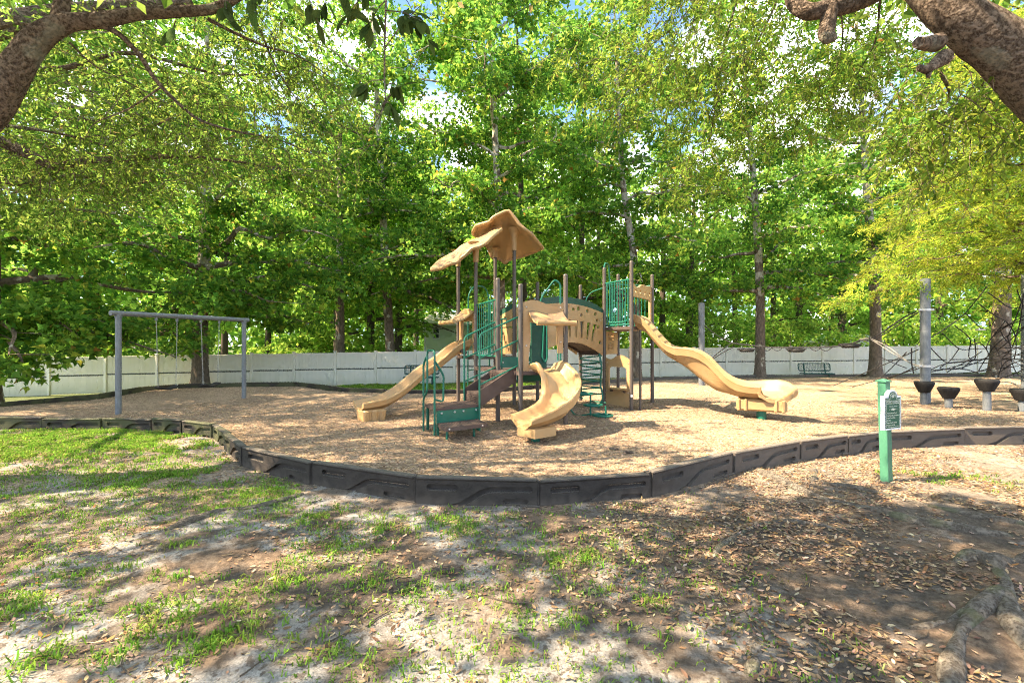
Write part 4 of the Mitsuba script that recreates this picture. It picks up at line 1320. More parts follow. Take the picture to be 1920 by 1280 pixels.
grow_tree('sycamore_tree', 'leafy sycamore at the left edge with branches hanging over the fence', 'tree', b, np.array([-15.4, 13.8, 13.5]), .30, R(8), lowest=1.9, reach=5.0, limbs=30, clumps=10, per=102, flare=1.4,
          extra=[(2.2, math.radians(20), 4.6, .05), (2.4, math.radians(-5), 3.0, .1), (2.0, math.radians(-40), 3.4, .05), (2.6, math.radians(50), 5.0, .1), (2.3, math.radians(-29), 3.1, -.22), (2.6, math.radians(-34), 3.4, -.12)])
b = np.array([-13.4, 9.3, float(gz(-13.4, 9.3))])  # tree added past the left edge to cast shade on the mulch
grow_tree('oak_tree', 'leafy oak added at the left to shade the mulch, behind the arching limb', 'tree', b, np.array([-13.0, 9.4, 13.0]), .36, R(10), leaf=SIMPLE, size=.12, pal=OAK_PAL, bark='oak_bark', lowest=4.6, reach=4.6, limbs=28, clumps=8, per=77, radius=.75)
b = np.array([-9.0, 24.0, -.2])
grow_tree('sycamore_tree', 'sycamore beyond the fence right of the swing trunk', 'tree', b, np.array([-9.0, 24.0, 17.0]), .26, R(9), lowest=4.4, reach=4.4, limbs=24, clumps=8, per=56)

# ---- feathery yellow cypress on the right
b = np.array([15.4, 13.4, float(gz(15.4, 13.4))])
rc = R(12)
tcy = thing('cypress_tree', 'feathery yellow-green cypress hanging over the rope climber', 'tree')
path = spline([b - [0, 0, .3], b, b + [.1, 0, 6], b + [0, .1, 13]], 8)
ob('trunk', tube(path, np.linspace(.26, .03, len(path)), 14), 'oak_bark', tcy, smooth=60)
wood, parts = [], []
for i in range(96):
    f = (i + .5) / 96
    z = 3.7 + 8.0 * f ** 1.1
    az = i * 2.39996
    L = 4.7 * (1 - .5 * f) * rc.uniform(.75, 1.1)
    u = np.array([math.cos(az), math.sin(az), 0]); side = np.array([-u[1], u[0], 0])
    s = np.linspace(0, 1, 9)
    lp = b + UP * z + u * (s * L)[:, None] + UP * (L * (.22 * s - .34 * s ** 2))[:, None] + np.vstack([[0, 0, 0], rc.normal(0, .06, (8, 3))])
    wood.append(tube(lp, np.linspace(.035, .006, 9), 5, caps=False))
    nsp = int(30 * L / 4)
    for j in range(nsp):
        v = .12 + .90 * (j + rc.random()) / nsp
        p = np.array([np.interp(v, s, lp[:, k_]) for k_ in range(3)])
        tw = unit(u * rc.uniform(-.1, 1) + side * rc.choice([-1, 1]) * rc.uniform(.2, 1) + UP * rc.uniform(-.55, .5))
        Lt = rc.uniform(.45, 1.05)
        qq = np.linspace(0, 1, 4)
        tp_ = p + tw * (qq * Lt)[:, None] + UP * (-.30 * qq ** 2)[:, None]
        wood.append(tube(tp_, [.008, .006, .004, .002], 3, caps=False))
        m = 56
        tone_ = math.exp(rc.normal(0, .22)); gr_ = rc.random() ** 2
        q = rc.random(m)
        pos = p + tw * (q * Lt)[:, None] + UP * (-.30 * q ** 2)[:, None] + rc.normal(0, .05, (m, 3))
        sd = rc.choice([-1, 1], m)[:, None]
        d = tw * .6 + np.cross(tw, UP) * sd * .8 + rc.normal(0, .45, (m, 3)) - [0, 0, .45]
        nr = UP + rc.normal(0, .8, (m, 3))
        parts.append(scatter(NEEDLE, pos, d, nr, rc.uniform(.08, .17, m), leaf_colours(rc, m, CYP_PAL) * tone_ * (1 - gr_ * np.array([.55, .25, .2]))))
ob('limbs', wood, 'oak_bark', tcy, smooth=60)
v, f, c = join(parts)
ob('crown', trimesh.Trimesh(v, f, process=False), 'needle_mat', tcy, smooth=False, color=c)

# ------------------------------------------------------------------ the two oaks at the camera
def branch(path_px, r0, r1, wood, sides=8, n=8):
    """branch along (px, py, distance) photo points"""
    p = spline([unp(*q) for q in path_px], n)
    wood.append(tube(p, np.linspace(r0, r1, len(p)), sides))
    return p


def knotty(p, r, seed, sides=22, amp=.05):
    m = tube(p, r, sides)
    n = meshkit.fbm(m.vertices * 3.5, 3, seed) - .5
    c = np.array(p)
    d = m.vertices - c[np.argmin(((m.vertices[:, None] - c[None]) ** 2).sum(-1), axis=1)]
    m.vertices = m.vertices + d * (n[:, None] * amp * 4)
    return m


def hanging_twigs(rng, starts, dirs, length, leaf, size, pal, n_leaf, wood, droop=.45, keep=None, spread=.35):
    """twigs with alternate leaves: returns leaf parts"""
    pos, dd, nn, tone = [], [], [], []
    for p, d in zip(starts, dirs):
        L = length * rng.uniform(.5, 1.25)
        d = unit(d + rng.normal(0, spread, 3))
        s = np.linspace(0, 1, 6)
        tw = p + d * (s * L)[:, None] + UP * (-droop * L * s ** 2)[:, None] + np.vstack([[0, 0, 0], rng.normal(0, .03 * L, (5, 3))])
        if keep is not None and not keep(tw[3:4])[0]:
            continue
        wood.append(tube(tw, np.linspace(.006, .002, 6), 3, caps=False))
        m = max(4, int(n_leaf * L / length))
        q = rng.uniform(.1, 1.02, m)
        c = np.stack([np.interp(q, s, tw[:, k_]) for k_ in range(3)], 1)
        t_ = unit(tw[-1] - tw[0])
        side = unit(np.cross(t_, rng.normal(0, 1, 3)))
        ld = t_ * .6 + side * rng.choice([-1, 1], m)[:, None] + rng.normal(0, .5, (m, 3)) - [0, 0, .25]
        pos.append(c + unit(ld) * .01); dd.append(ld); nn.append(UP + rng.normal(0, .8, (m, 3))); tone.append(np.full(m, math.exp(rng.normal(0, .18))))
    pos, dd, nn, tone = np.vstack(pos), np.vstack(dd), np.vstack(nn), np.concatenate(tone)
    return scatter(leaf, pos, dd, nn, size * np.exp(rng.normal(0, .22, len(pos))), leaf_colours(rng, len(pos), pal) * tone[:, None])


# left oak
ro = R(31)
oak = thing('oak_tree', 'large oak at the left whose limb arches across the top corner', 'tree')
wood = []
trunk_base = np.array([-8.6, 5.2, -.2])
tp = spline([trunk_base, trunk_base + [.1, 0, 1.6], [-8.2, 5.2, 2.9], [-7.9, 5.3, 4.0]], 8)
ob('trunk', knotty(tp, np.linspace(.55, .38, len(tp)), 3), 'oak_bark', oak, smooth=60)
limb = spline([[-8.2, 5.2, 2.9], [-6.9, 5.1, 3.55], unp(-40, 225, 5.1), unp(28, 130, 5.05), unp(70, 75, 5.05), unp(120, 45, 5.05), unp(190, 38, 5.1), unp(260, 26, 5.2), unp(340, 22, 5.3), unp(405, 15, 5.4), unp(470, -20, 5.5), unp(560, -80, 5.6)], 7)
lr = np.interp(np.linspace(0, 1, len(limb)), [0, .18, .30, .38, .5, .62, .8, 1], [.26, .19, .135, .120, .080, .068, .055, .03])
ob('limb', knotty(limb, lr, 5), 'oak_bark', oak, smooth=60)
up1 = spline([unp(105, 60, 5.05), unp(116, 10, 5.05), unp(118, -60, 5.05), unp(150, -200, 5.0)], 6)
ob('limb', knotty(up1, np.linspace(.085, .05, len(up1)), 6, 16), 'oak_bark', oak, smooth=60)
up2 = spline([[-7.9, 5.3, 4.0], [-7.2, 4.6, 5.6], [-6.0, 3.6, 7.0], [-4.2, 2.8, 8.0]], 6)
ob('limb', knotty(up2, np.linspace(.36, .08, len(up2)), 7, 16), 'oak_bark', oak, smooth=60)
up3 = spline([[-7.9, 5.3, 4.0], [-8.3, 6.4, 5.6], [-7.8, 7.6, 7.0], [-6.0, 8.6, 8.0]], 6)
ob('limb', knotty(up3, np.linspace(.32, .07, len(up3)), 8, 16), 'oak_bark', oak, smooth=60)
br = []
br.append(branch([(-60, 250, 6.0), (0, 265, 6.0), (50, 288, 6.0), (105, 312, 6.0), (160, 302, 6.1), (240, 298, 6.2), (330, 294, 6.4), (420, 300, 6.6), (540, 318, 6.8)], .085, .010, wood))
br.append(branch([(185, 45, 5.1), (225, 66, 5.2), (262, 105, 5.3), (292, 150, 5.4), (330, 190, 5.5), (375, 225, 5.6), (440, 246, 5.8), (520, 262, 6.0), (610, 300, 6.2)], .034, .006, wood))
br.append(branch([(0, 235, 5.6), (80, 245, 5.7), (160, 262, 5.8), (230, 285, 5.9)], .022, .006, wood, 6))
br.append(branch([(390, 36, 5.4), (440, 62, 5.5), (500, 88, 5.6), (560, 106, 5.7), (640, 160, 5.8)], .022, .005, wood, 6))
br.append(branch([(300, 165, 5.4), (240, 205, 5.5), (180, 230, 5.6), (160, 258, 5.6)], .012, .004, wood, 5))
br.append(branch([(320, 222, 5.7), (270, 245, 5.8), (235, 262, 5.9)], .012, .004, wood, 5))
br.append(branch([(130, 80, 5.1), (180, 125, 5.4), (250, 160, 5.7), (330, 205, 6.0)], .012, .004, wood, 5))
br.append(branch([(-20, 60, 5.6), (30, 45, 5.5), (60, 48, 5.3)], .02, .012, wood, 5))
br.append(branch([(480, 40, 5.6), (520, 130, 5.8), (560, 190, 6.0), (640, 270, 6.2)], .014, .004, wood, 5))
br.append(branch([(-60, 330, 6.6), (40, 345, 6.7), (140, 330, 6.9), (240, 345, 7.1), (330, 330, 7.3)], .05, .008, wood))
br.append(branch([(-60, 100, 6.6), (100, 130, 6.9), (240, 100, 7.2), (420, 140, 7.5), (560, 130, 7.8)], .05, .008, wood))
pts = np.vstack([p[2:] for p in br] + [limb[20:]])
sel = ro.integers(0, len(pts), 1900)
st_ = pts[sel] + ro.normal(0, .36, (1900, 3)) * [1.0, 1.4, .75]
st_ = st_[st_[:, 1] > 5.55]
parts = [hanging_twigs(ro, st_, unit(ro.normal(0, 1, st_.shape) * [1, 1, .5] + [.3, 0, -.1]), .42, OAK, .060, OAK_PAL, 24, wood)]
# filling foliage of the same tree farther out (left side of the view)
cl = []
while len(cl) < 260:
    p = np.array([ro.uniform(-10.5, -2.0), ro.uniform(6.4, 9.6), ro.uniform(3.0, 8.5)])
    x, y = 960 + F * p[0] / p[1], HZ - F * (p[2] - EYE) / p[1]
    lim = 470 - .42 * max(0, x - 150)
    if x < 690 and y < lim - 30 and ro.random() < np.clip((700 - x) / 350, .15, 1):
        cl.append(p)
parts.append(clump_leaves(ro, np.array(cl), .42, 70, OAK, .072, OAK_PAL, flat=.7, keep=lambda q: sunlit_gap(q, ro, .9)))
# the rest of the crown, above and behind the camera
cl = []
while len(cl) < 300:
    q = unit(ro.normal(0, 1, 3)) * ro.random() ** .4
    p = np.array([-5.8, 3.8, 7.0]) + q * [7.2, 5.6, 2.3]
    x, y = (960 + F * p[0] / p[1], HZ - F * (p[2] - EYE) / p[1]) if p[1] > .5 else (0, -999)
    if y < -15:
        cl.append(p)
n_shade = 0  # extra unseen clumps added to shade the ground at the lower right
while n_shade < 110:
    p = np.array([-2.0, 2.7, 6.9]) + unit(ro.normal(0, 1, 3)) * ro.random() ** .4 * [3.0, 2.1, 1.2]
    if p[1] < .5 or HZ - F * (p[2] - EYE) / p[1] < -15:
        cl.append(p); n_shade += 1
parts.append(clump_leaves(ro, np.array(cl), .62, 46, SIMPLE, .15, OAK_PAL, flat=.6, keep=lambda q: sunlit_gap(q, ro)))
ob('branches', wood, 'oak_bark', oak, smooth=60)
v, f, c = join(parts)
ob('crown', trimesh.Trimesh(v, f, process=False), 'leaf_mat', oak, smooth=False, color=c)

# right oak
rw = R(41)
oak2 = thing('oak_tree', 'old oak at the right with a thick knotted limb and drooping yellow-green sprays', 'tree')
wood = []
tb = np.array([7.4, 4.3, -.25])
tp = spline([tb, tb + [0, 0, 1.5], [7.1, 4.3, 2.6], [6.6, 4.3, 3.2]], 8)
ob('trunk', knotty(tp, np.linspace(.62, .45, len(tp)), 9), 'oak_bark', oak2, smooth=60)
limb = spline([[6.6, 4.3, 3.2], [5.6, 4.3, 3.55], unp(2010, 190, 4.3), unp(1925, 122, 4.3), unp(1850, 70, 4.3), unp(1795, 30, 4.3), unp(1745, -15, 4.35), unp(1700, -70, 4.4), unp(1620, -160, 4.5)], 8)
lr = np.interp(np.linspace(0, 1, len(limb)), [0, .3, .45, .62, .8, 1], [.40, .30, .215, .185, .16, .10])
ob('limb', knotty(limb, lr, 10, 26, .035), 'oak_bark', oak2, smooth=60)
for pth, r in (([(1757, 80, 4.25), (1735, 82, 4.1), (1722, 80, 4.02)], (.075, .055, .045)), ([(1770, 108, 4.2), (1748, 124, 4.1), (1738, 130, 4.05), (1722, 127, 4.03)], (.07, .042, .038, .025)), ([(1742, 125, 4.08), (1741, 145, 4.05)], (.034, .016))):
    p = np.array([unp(*q) for q in pth])
    ob('stub', knotty(spline(p, 5), np.interp(np.linspace(0, 1, len(spline(p, 5))), np.linspace(0, 1, len(r)), r), 11, 14, .03), 'oak_bark', oak2, smooth=60)
l2 = spline([unp(2000, 30, 5.2), unp(1930, 52, 5.2), unp(1885, 64, 5.2), unp(1840, 74, 5.0)], 6)
ob('limb', knotty(l2, np.linspace(.10, .12, len(l2)), 12, 14, .06), 'oak_bark', oak2, smooth=60)
l3 = spline([unp(1700, -60, 4.9), unp(1640, -15, 4.9), unp(1590, 8, 4.9), unp(1545, 18, 4.9), unp(1515, 22, 4.9), unp(1490, 5, 5.0), unp(1478, -40, 5.1)], 6)
ob('limb', knotty(l3, np.interp(np.linspace(0, 1, len(l3)), [0, .5, 1], [.12, .085, .075]), 13, 16, .05), 'oak_bark', oak2, smooth=60)
l4 = spline([unp(1558, 12, 4.88), unp(1552, 42, 4.86), unp(1551, 66, 4.84), unp(1568, 74, 4.82)], 5)
ob('stub', knotty(l4, np.interp(np.linspace(0, 1, len(l4)), [0, .5, .8, 1], [.075, .078, .07, .02]), 14, 14, .04), 'oak_bark', oak2, smooth=60)
up4 = spline([[6.6, 4.3, 3.2], [6.9, 4.9, 5.0], [6.3, 5.9, 6.8], [5.0, 6.9, 8.2]], 6)
ob('limb', knotty(up4, np.linspace(.36, .08, len(up4)), 15, 16), 'oak_bark', oak2, smooth=60)
br = []
br.append(branch([(1700, -60, 7.7), (1600, -70, 7.8), (1450, -60, 7.9), (1320, -60, 8.2), (1180, -40, 8.4)], .05, .015, wood))
br.append(branch([(1330, -50, 8.2), (1290, 20, 8.3), (1240, 70, 8.4), (1170, 110, 8.6), (1060, 120, 8.7)], .018, .004, wood, 5))
br.append(branch([(1310, -60, 8.2), (1300, 40, 8.2), (1270, 110, 8.2), (1190, 170, 8.3), (1150, 190, 8.4)], .015, .004, wood, 5))
br.append(branch([(1400, -60, 8.1), (1365, 60, 8.1), (1345, 160, 8.2), (1330, 260, 8.3), (1290, 330, 8.4)], .02, .004, wood, 5))
br.append(branch([(1480, -60, 7.9), (1440, 40, 7.9), (1400, 110, 8.1), (1330, 220, 8.2), (1300, 360, 8.4)], .02, .004, wood, 5))
br.append(branch([(1560, -40, 7.8), (1580, 60, 8.2), (1560, 140, 8.4), (1490, 200, 8.7), (1420, 260, 9.0)], .02, .004, wood, 5))
br.append(branch([(1650, 0, 7.4), (1640, 80, 7.9), (1600, 150, 8.3), (1560, 220, 8.6)], .02, .004, wood, 5))
br.append(branch([(1760, 130, 5.2), (1780, 180, 5.5), (1750, 220, 5.7), (1800, 250, 5.8)], .02, .005, wood, 5))
br.append(branch([(1840, 150, 5.2), (1850, 200, 5.4), (1790, 240, 5.6)], .02, .005, wood, 5))
pts = np.vstack([p[3:] for p in br])
sel = rw.integers(0, len(pts), 1050)
st_ = pts[sel] + rw.normal(0, .36, (1050, 3)) * [1.1, 1.3, .8]
parts = [hanging_twigs(rw, st_, unit(rw.normal(0, 1, st_.shape) * [1, 1, .3] - [.25, 0, .5]), .62, OAK, .078, WILLOW_PAL, 30, wood, droop=.55)]
cl = []
while len(cl) < 120:
    p = np.array([rw.uniform(.8, 7.6), rw.uniform(7.6, 10.0), rw.uniform(3.9, 9.5)])
    x, y = 960 + F * p[0] / p[1], HZ - F * (p[2] - EYE) / p[1]
    if 1120 < x < 1800 and y < 330 - .5 * abs(x - 1330) + 30 * math.sin(x / 40) and rw.random() < .8:
        cl.append(p)
parts.append(clump_leaves(rw, np.array(cl), .38, 46, OAK, .072, WILLOW_PAL, flat=.9, keep=lambda q: sunlit_gap(q, rw, .9)))
cl = []
while len(cl) < 200:
    q = unit(rw.normal(0, 1, 3)) * rw.random() ** .4
    p = np.array([7.0, 4.0, 7.0]) + q * [5.6, 5.0, 2.4]
    x, y = (960 + F * p[0] / p[1], HZ - F * (p[2] - EYE) / p[1]) if p[1] > .5 else (0, -999)
    if y < -15 or x > 2050:
        cl.append(p)
n_shade = 0  # extra clumps added above the view so their shade reaches the back mulch
while n_shade < 130:
    p = np.array([4.2, 10.6, 10.9]) + unit(rw.normal(0, 1, 3)) * rw.random() ** .4 * [4.6, 2.6, 1.3]
    if HZ - F * (p[2] - EYE) / p[1] < -12:
        cl.append(p); n_shade += 1
parts.append(clump_leaves(rw, np.array(cl), .6, 46, SIMPLE, .15, OAK_PAL, flat=.6, keep=lambda q: sunlit_gap(q, rw)))
ob('branches', wood, 'oak_bark', oak2, smooth=60)
v, f, c = join(parts)
ob('crown', trimesh.Trimesh(v, f, process=False), 'leaf_mat', oak2, smooth=False, color=c)
for path, r in root_paths:
    n = len(path)
    zr = gz(path[:, 0], path[:, 1])
    p = path.copy(); p[:, 2] = zr - r * .15
    p[0, 2] -= r; p[-1, 2] -= r * 1.2
    own = oak if path[:, 0].mean() < -.5 else oak2
    pr = r * (.85 + .3 * np.sin(np.linspace(0, 9, n))) * np.interp(np.linspace(0, 1, n), [0, .12, .8, 1], [.6, 1, 1, .55])
    ob('root', knotty(p, pr * .9, 17, 16, .07), 'root_bark', own, smooth=60)

# large-leaved twig hanging close to the camera
rm = R(51)
mg = thing('hanging_twig', 'dark large-leaved twig hanging down close to the viewer at the top', 'branch')
tw = spline([unp(735, -120, 2.6), unp(726, -40, 2.6), unp(722, 60, 2.6), unp(721, 140, 2.6), unp(720, 200, 2.6), unp(690, 250, 2.62)], 8)
ob('twig', tube(tw, np.linspace(.007, .0025, len(tw)), 6), 'oak_bark', mg)
w2 = []
pos, dd, nn = [], [], []
for (ax, ay), (bx, by), n in (((730, -60), (650, 30), 9), ((724, 0), (690, 50), 8), ((722, 20), (790, 40), 8), ((728, -50), (800, 70), 10), ((722, 90), (790, 10), 5), ((721, 150), (675, 165), 7), ((721, 160), (752, 165), 7), ((720, 195), (735, 200), 5), ((726, -80), (640, -20), 8), ((640, -30), (600, 20), 7), ((500, -60), (470, 20), 6), ((420, -40), (425, 30), 5), ((560, -40), (600, 50), 8), ((330, 40), (325, 60), 3)):
    a, e = unp(ax, ay, 2.6 + rm.uniform(-.1, .2)), unp(bx, by, 2.6 + rm.uniform(-.2, .3))
    w2.append(tube(np.array([a, (a + e) / 2 + [0, 0, .02], e]), [.004, .003, .002], 4))
    for i in range(n):
        q = a + (e - a) * rm.uniform(.45, 1.05)
        pos.append(q); dd.append(unit(e - a) * .5 + rm.normal(0, .5, 3) + [0, 0, -.75]); nn.append(rm.normal(0, .6, 3) + [0, -.6, .5])
ob('side_twigs', w2, 'oak_bark', mg)
v, f, c = scatter(BIGLEAF, np.array(pos), np.array(dd), np.array(nn), rm.uniform(.085, .135, len(pos)), leaf_colours(rm, len(pos), [(3, (.060, .095, .028)), (1, (.10, .15, .04))]))
ob('leaves', trimesh.Trimesh(v, f, process=False), 'leaf_mat', mg, smooth=False, color=c)
# ------------------------------------------------------------------ beyond the fence
rb = R(61)
spots = [(632, 27, 10, .20, 'slim dark tree trunk beyond the fence between swings and slide'), (693, 29, 12, .30, 'straight dark pine trunk beyond the fence left of the slide'), (731, 36, 13, .26, 'thinner trunk beyond the fence next to the straight dark one'),
         (746, 33, 12, .32, 'dark trunk beyond the fence nearest the pale green house'), (560, 38, 12, .24, 'sunlit tree beyond the fence behind the swing post'), (500, 31, 11, .22, 'leafy tree beyond the fence right of the swing trunk'),
         (1060, 34, 13, .28, 'shaded tree beyond the fence behind the arched bridge'), (1290, 33, 12, .28, 'tree beyond the fence between the slide and the far pole'), (1500, 36, 12, .3, 'tree beyond the fence above the bench'), (1578, 40, 14, .4, 'dark trunked tree beside the white roofed shed'),
         (1760, 36, 13, .3, 'tree beyond the fence behind the near steel pole'), (1010, 42, 14, .26, 'grey mossy tree beyond the fence right of the leaf roof'), (180, 30, 13, .3, 'dark tree beyond the fence behind the swing frame'), (60, 26, 12, .3, 'dark tree beyond the fence at the far left'),
         (330, 36, 14, .3, 'tall tree far beyond the swings'), (840, 46, 15, .3, 'tree far behind the pale green house'), (1380, 46, 15, .3, 'tree far behind the rope bridge'), (1860, 44, 15, .3, 'tree far behind the rope net'), (1660, 50, 16, .3, 'tree far behind the white roofed shed')]
spots += [(985, 28, 19, .26, 'tall leafy tree beyond the fence right behind the pale sycamore'), (1085, 30, 18, .26, 'tall leafy tree beyond the fence between the pale sycamore and the slender one'), (420, 40, 20, .3, 'tall tree beyond the fence above the swing beam'), (900, 36, 18, .3, 'tall tree beyond the fence behind the leaf roof'), (1120, 44, 22, .32, 'tall tree far behind the bridge posts'), (640, 46, 22, .32, 'tall tree far behind the slim trunk'), (1240, 40, 20, .3, 'tall tree beyond the fence above the right slide'),
          (1450, 44, 21, .3, 'tall tree far behind the slim mottled sycamore'), (780, 52, 24, .34, 'tallest tree far left of the leaf roof'), (1000, 54, 25, .34, 'tallest tree far right of the leaf roof'), (1560, 52, 22, .3, 'tall tree far beyond the bench'), (1730, 46, 20, .3, 'tall tree far behind the near steel pole')]
for px, d, h, r, text in spots:
    b = gpt(px, 700, d)
    pal = [(1, (.20, .22, .16)), (2, (.12, .17, .08))] if 'mossy' in text else WOOD_PAL
    grow_tree('woodland_tree', text, 'tree', b, b + [rb.uniform(-.6, .6), 0, h * 1.25], r, R(int(px)), leaf=SIMPLE, size=.34, pal=pal, bark='far_bark', lowest=h * .20, reach=4.2, limbs=18, clumps=6, per=62, radius=1.15, group=None, skip=hides_house if d < 38 else None)
# bushes right behind the fence
for i, (px, d, w, h) in enumerate(((120, 22, 2.2, 2.4), (520, 25, 1.8, 2.2), (590, 30, 2.6, 3.2), (660, 34, 2.6, 3.0), (1275, 29, 2.4, 3.4), (1345, 30, 2.6, 3.2), (1480, 29, 2.4, 3.6), (1550, 33, 2.2, 3.0), (1700, 29, 2.6, 3.8), (1790, 31, 2.6, 3.6), (1905, 30, 2.6, 3.4), (740, 40, 2.4, 2.6), (300, 27, 2.6, 3.0), (1130, 33, 2.6, 3.0))):
    b = gpt(px, 700, d)
    where = ['at the far left behind the shaded fence', 'right of the swing frame', 'behind the fence near the slim trunk', 'between the two dark trunks', 'left of the far steel pole', 'right of the far steel pole', 'behind the bench', 'beside the shed roof', 'left of the near steel pole', 'right of the near steel pole', 'behind the rope net',
             'left of the pale green house', 'behind the swings', 'behind the high deck'][i]
    t_ = thing('bush', f'bright green sunlit bush beyond the fence {where}', 'bush', None)
    cl = b + unit(rb.normal(0, 1, (26, 3))) * [w, w * .7, h * .5] * rb.random((26, 1)) ** .4 + [0, 0, h * .5]
    stems = [tube(np.array([b + rb.normal(0, .1, 3) * [1, 1, 0], (b + q) / 2 + rb.normal(0, .1, 3), q]), [.04, .025, .01], 5, caps=False) for q in cl[:14]]
    ob('stems', stems, 'far_bark', t_)
    v, f, c = clump_leaves(rb, cl, .75, 58, SIMPLE, .24, [(3, (.22, .38, .06)), (3, (.34, .48, .08)), (1, (.15, .28, .05))])
    ob('foliage', trimesh.Trimesh(v, f, process=False), 'leaf_mat', t_, smooth=False, color=c)
# far wood that reads as one mass
cl = []
for i in range(1100):
    a = rb.uniform(-1.12, 1.12)
    d = rb.uniform(58, 78)
    cl.append([math.sin(a) * d * 1.15, math.cos(a) * d + 2, 18 * rb.random() ** 1.3])
cl = np.array(cl)
v, f, c = clump_leaves(rb, cl, 2.6, 52, SIMPLE, .85, WOOD_PAL, flat=.8)
k = ob('far_woods', trimesh.Trimesh(v, f, process=False), 'leaf_mat', smooth=False, color=c)
lab(k, 'distant mass of green woodland closing the view beyond the houses', 'woodland', kind='stuff')

# pale green house
hs_ = thing('house', 'pale green clapboard house with a grey shingle roof beyond the fence', 'house')
d = 38.0
x0, x1 = unp(797, 0, d)[0], unp(925, 0, d)[0]
ze_ = zat(606, d)
lapz = np.arange(-.4, ze_, .16)
walls = []
for z in lapz:
    walls.append(prism(sg.box(x0, d, x1, d + 8), .158)); walls[-1].vertices[:, 2] += z
    vv = walls[-1].vertices; vv[:, 1] = np.where((vv[:, 1] < d + 1), vv[:, 1] - .028 * (1 - (vv[:, 2] - z) / .16), vv[:, 1])
    vv[:, 0] = np.where(vv[:, 0] < (x0 + x1) / 2, vv[:, 0] - .028 * (1 - (vv[:, 2] - z) / .16), vv[:, 0])
ob('wall', walls, 'house_siding', hs_, smooth=False)
xr0, xr1 = x0 - .4, x1 + .4
rv = np.array([[xr0, d - .5, ze_ - .05], [xr1, d - .5, ze_ - .05], [xr1, d + 8.5, ze_ - .05], [xr0, d + 8.5, ze_ - .05], [xr0 + .3, d + 4, ze_ + 1.25], [xr1 - .3, d + 4, ze_ + 1.25]])
roofm = trimesh.convex.convex_hull(rv)
rk = ob('roof', roofm, 'roof_shingle', hs_, smooth=False)
ob('fascia', [obox([xr0 - .03, d - .54, 0], [xr1 + .03, d - .54, 0], .06, .20, ze_ - .22, .01), obox([xr0 - .03, d - .5, 0], [xr0 - .03, d + 8.5, 0], .06, .20, ze_ - .22, .01)], 'white_trim', rk)
wx = unp(818, 0, d)[0]
w_ = ob('window', obox([wx - .30, d - .03, 0], [wx + .30, d - .03, 0], .06, .9, zat(615, d) - .9, .01), 'white_trim', hs_)
ob('pane', [obox([wx - .22, d - .07, 0], [wx + .22, d - .07, 0], .03, .34, zat(615, d) - .42, .004), obox([wx - .22, d - .07, 0], [wx + .22, d - .07, 0], .03, .34, zat(615, d) - .82, .004)], 'window_dark', w_)
ob('corner_trim', obox([x0 - .08, d - .04, 0], [x0 + .06, d - .04, 0], .09, ze_ + .3, -.4, .01), 'white_trim', hs_)
# white roofed shed
sh = thing('shed', 'small white shed with a low gable roof beyond the fence', 'shed')
d = 42.0
x0, x1 = unp(1563, 0, d)[0], unp(1640, 0, d)[0]
ze_, zp = zat(641, d), zat(629, d)
xm = unp(1617, 0, d)[0]
ob('wall', prism(sg.box(x0 + .3, d, x1 - .2, d + 5), ze_ + .4).apply_translation([0, 0, -.4]), 'white_trim', sh, smooth=False)
gab = sg.Polygon([(x0, ze_ - .02), (x0, ze_ + .10), (xm, zp + .10), (x1 + .6, ze_ + .10), (x1 + .6, ze_ - .02), (xm, zp - .02)])
mm = prism(gab, 5.6); mm.vertices = mm.vertices[:, [0, 2, 1]] + [0, d - .35, 0]
mm.invert()
ob('roof', mm, 'white_trim', sh, smooth=False)
gb = sg.Polygon([(x0 + .3, ze_), (x1 - .2, ze_), (xm, zp - .03)])
mm = prism(gb, .1); mm.vertices = mm.vertices[:, [0, 2, 1]] + [0, d - .002, 0]; mm.invert()
ob('gable', mm, 'vinyl', sh, smooth=False)
# ------------------------------------------------------------------ rules sign on its post
sg_ = thing('rules_sign', 'green square post carrying a green and white playground rules board', 'sign')
pb = gnd(1661.5, 902, -.18)
va = math.atan2(.93, -.35)
n1 = np.array([.36, -.93, 0]); n1 /= np.linalg.norm(n1)      # face that carries the board
t1 = np.array([-n1[1], n1[0], 0])                             # along the board to the right
n2 = -t1
ptop = zat(716, pb[1])
lean = np.array([-.012, 0, 1.0])
m = hull_box(.098, .098, ptop + .55, .006)
Rm = np.eye(4); Rm[:3, 0], Rm[:3, 1], Rm[:3, 2] = t1, -n1, UP
Rm[:3, 3] = [pb[0], pb[1], (ptop - .55) / 2]
m.apply_transform(Rm)
m.vertices[:, 0] += -.030 * (m.vertices[:, 2] - 0)
ob('post', m, 'sign_green_paint', sg_, smooth=25)
capm = trimesh.convex.convex_hull(np.array([(x * .062, y * .062, z) for x in (-1, 1) for y in (-1, 1) for z in (0, .018)] + [(0, 0, .045)]))
Rm[:3, 3] = [pb[0] - .030 * ptop, pb[1], ptop]
capm.apply_transform(Rm)
ob('cap', capm, 'sign_green_paint', sg_, smooth=False)
bw, bh_ = .335, .50
def arch_board(w, h, inset):
    w2 = w / 2 - inset
    sh_ = h * .845 - inset
    a = sg.box(-w2, inset, w2, sh_)
    c_ = sg.Point(0, h * .80).buffer(w * .30 - inset, 24)
    return a.union(c_.intersection(sg.box(-w, h * .5, w, h * 2)))
zb_ = zat(803, pb[1]) + .0
bo = pb - np.array([.030 * (zb_ + .25), 0, 0]) + n1 * .052
def on_board(poly, off, th, z0=0):
    mm = prism(poly, th)
    mm.vertices = bo + UP * zb_ - [0, 0, bo[2]] + mm.vertices[:, :1] * t1 + mm.vertices[:, 1:2] * UP + (off + mm.vertices[:, 2:]) * n1
    return mm
bd = ob('board', on_board(arch_board(bw, bh_, 0), 0, .042), 'sign_white', sg_, smooth=20)
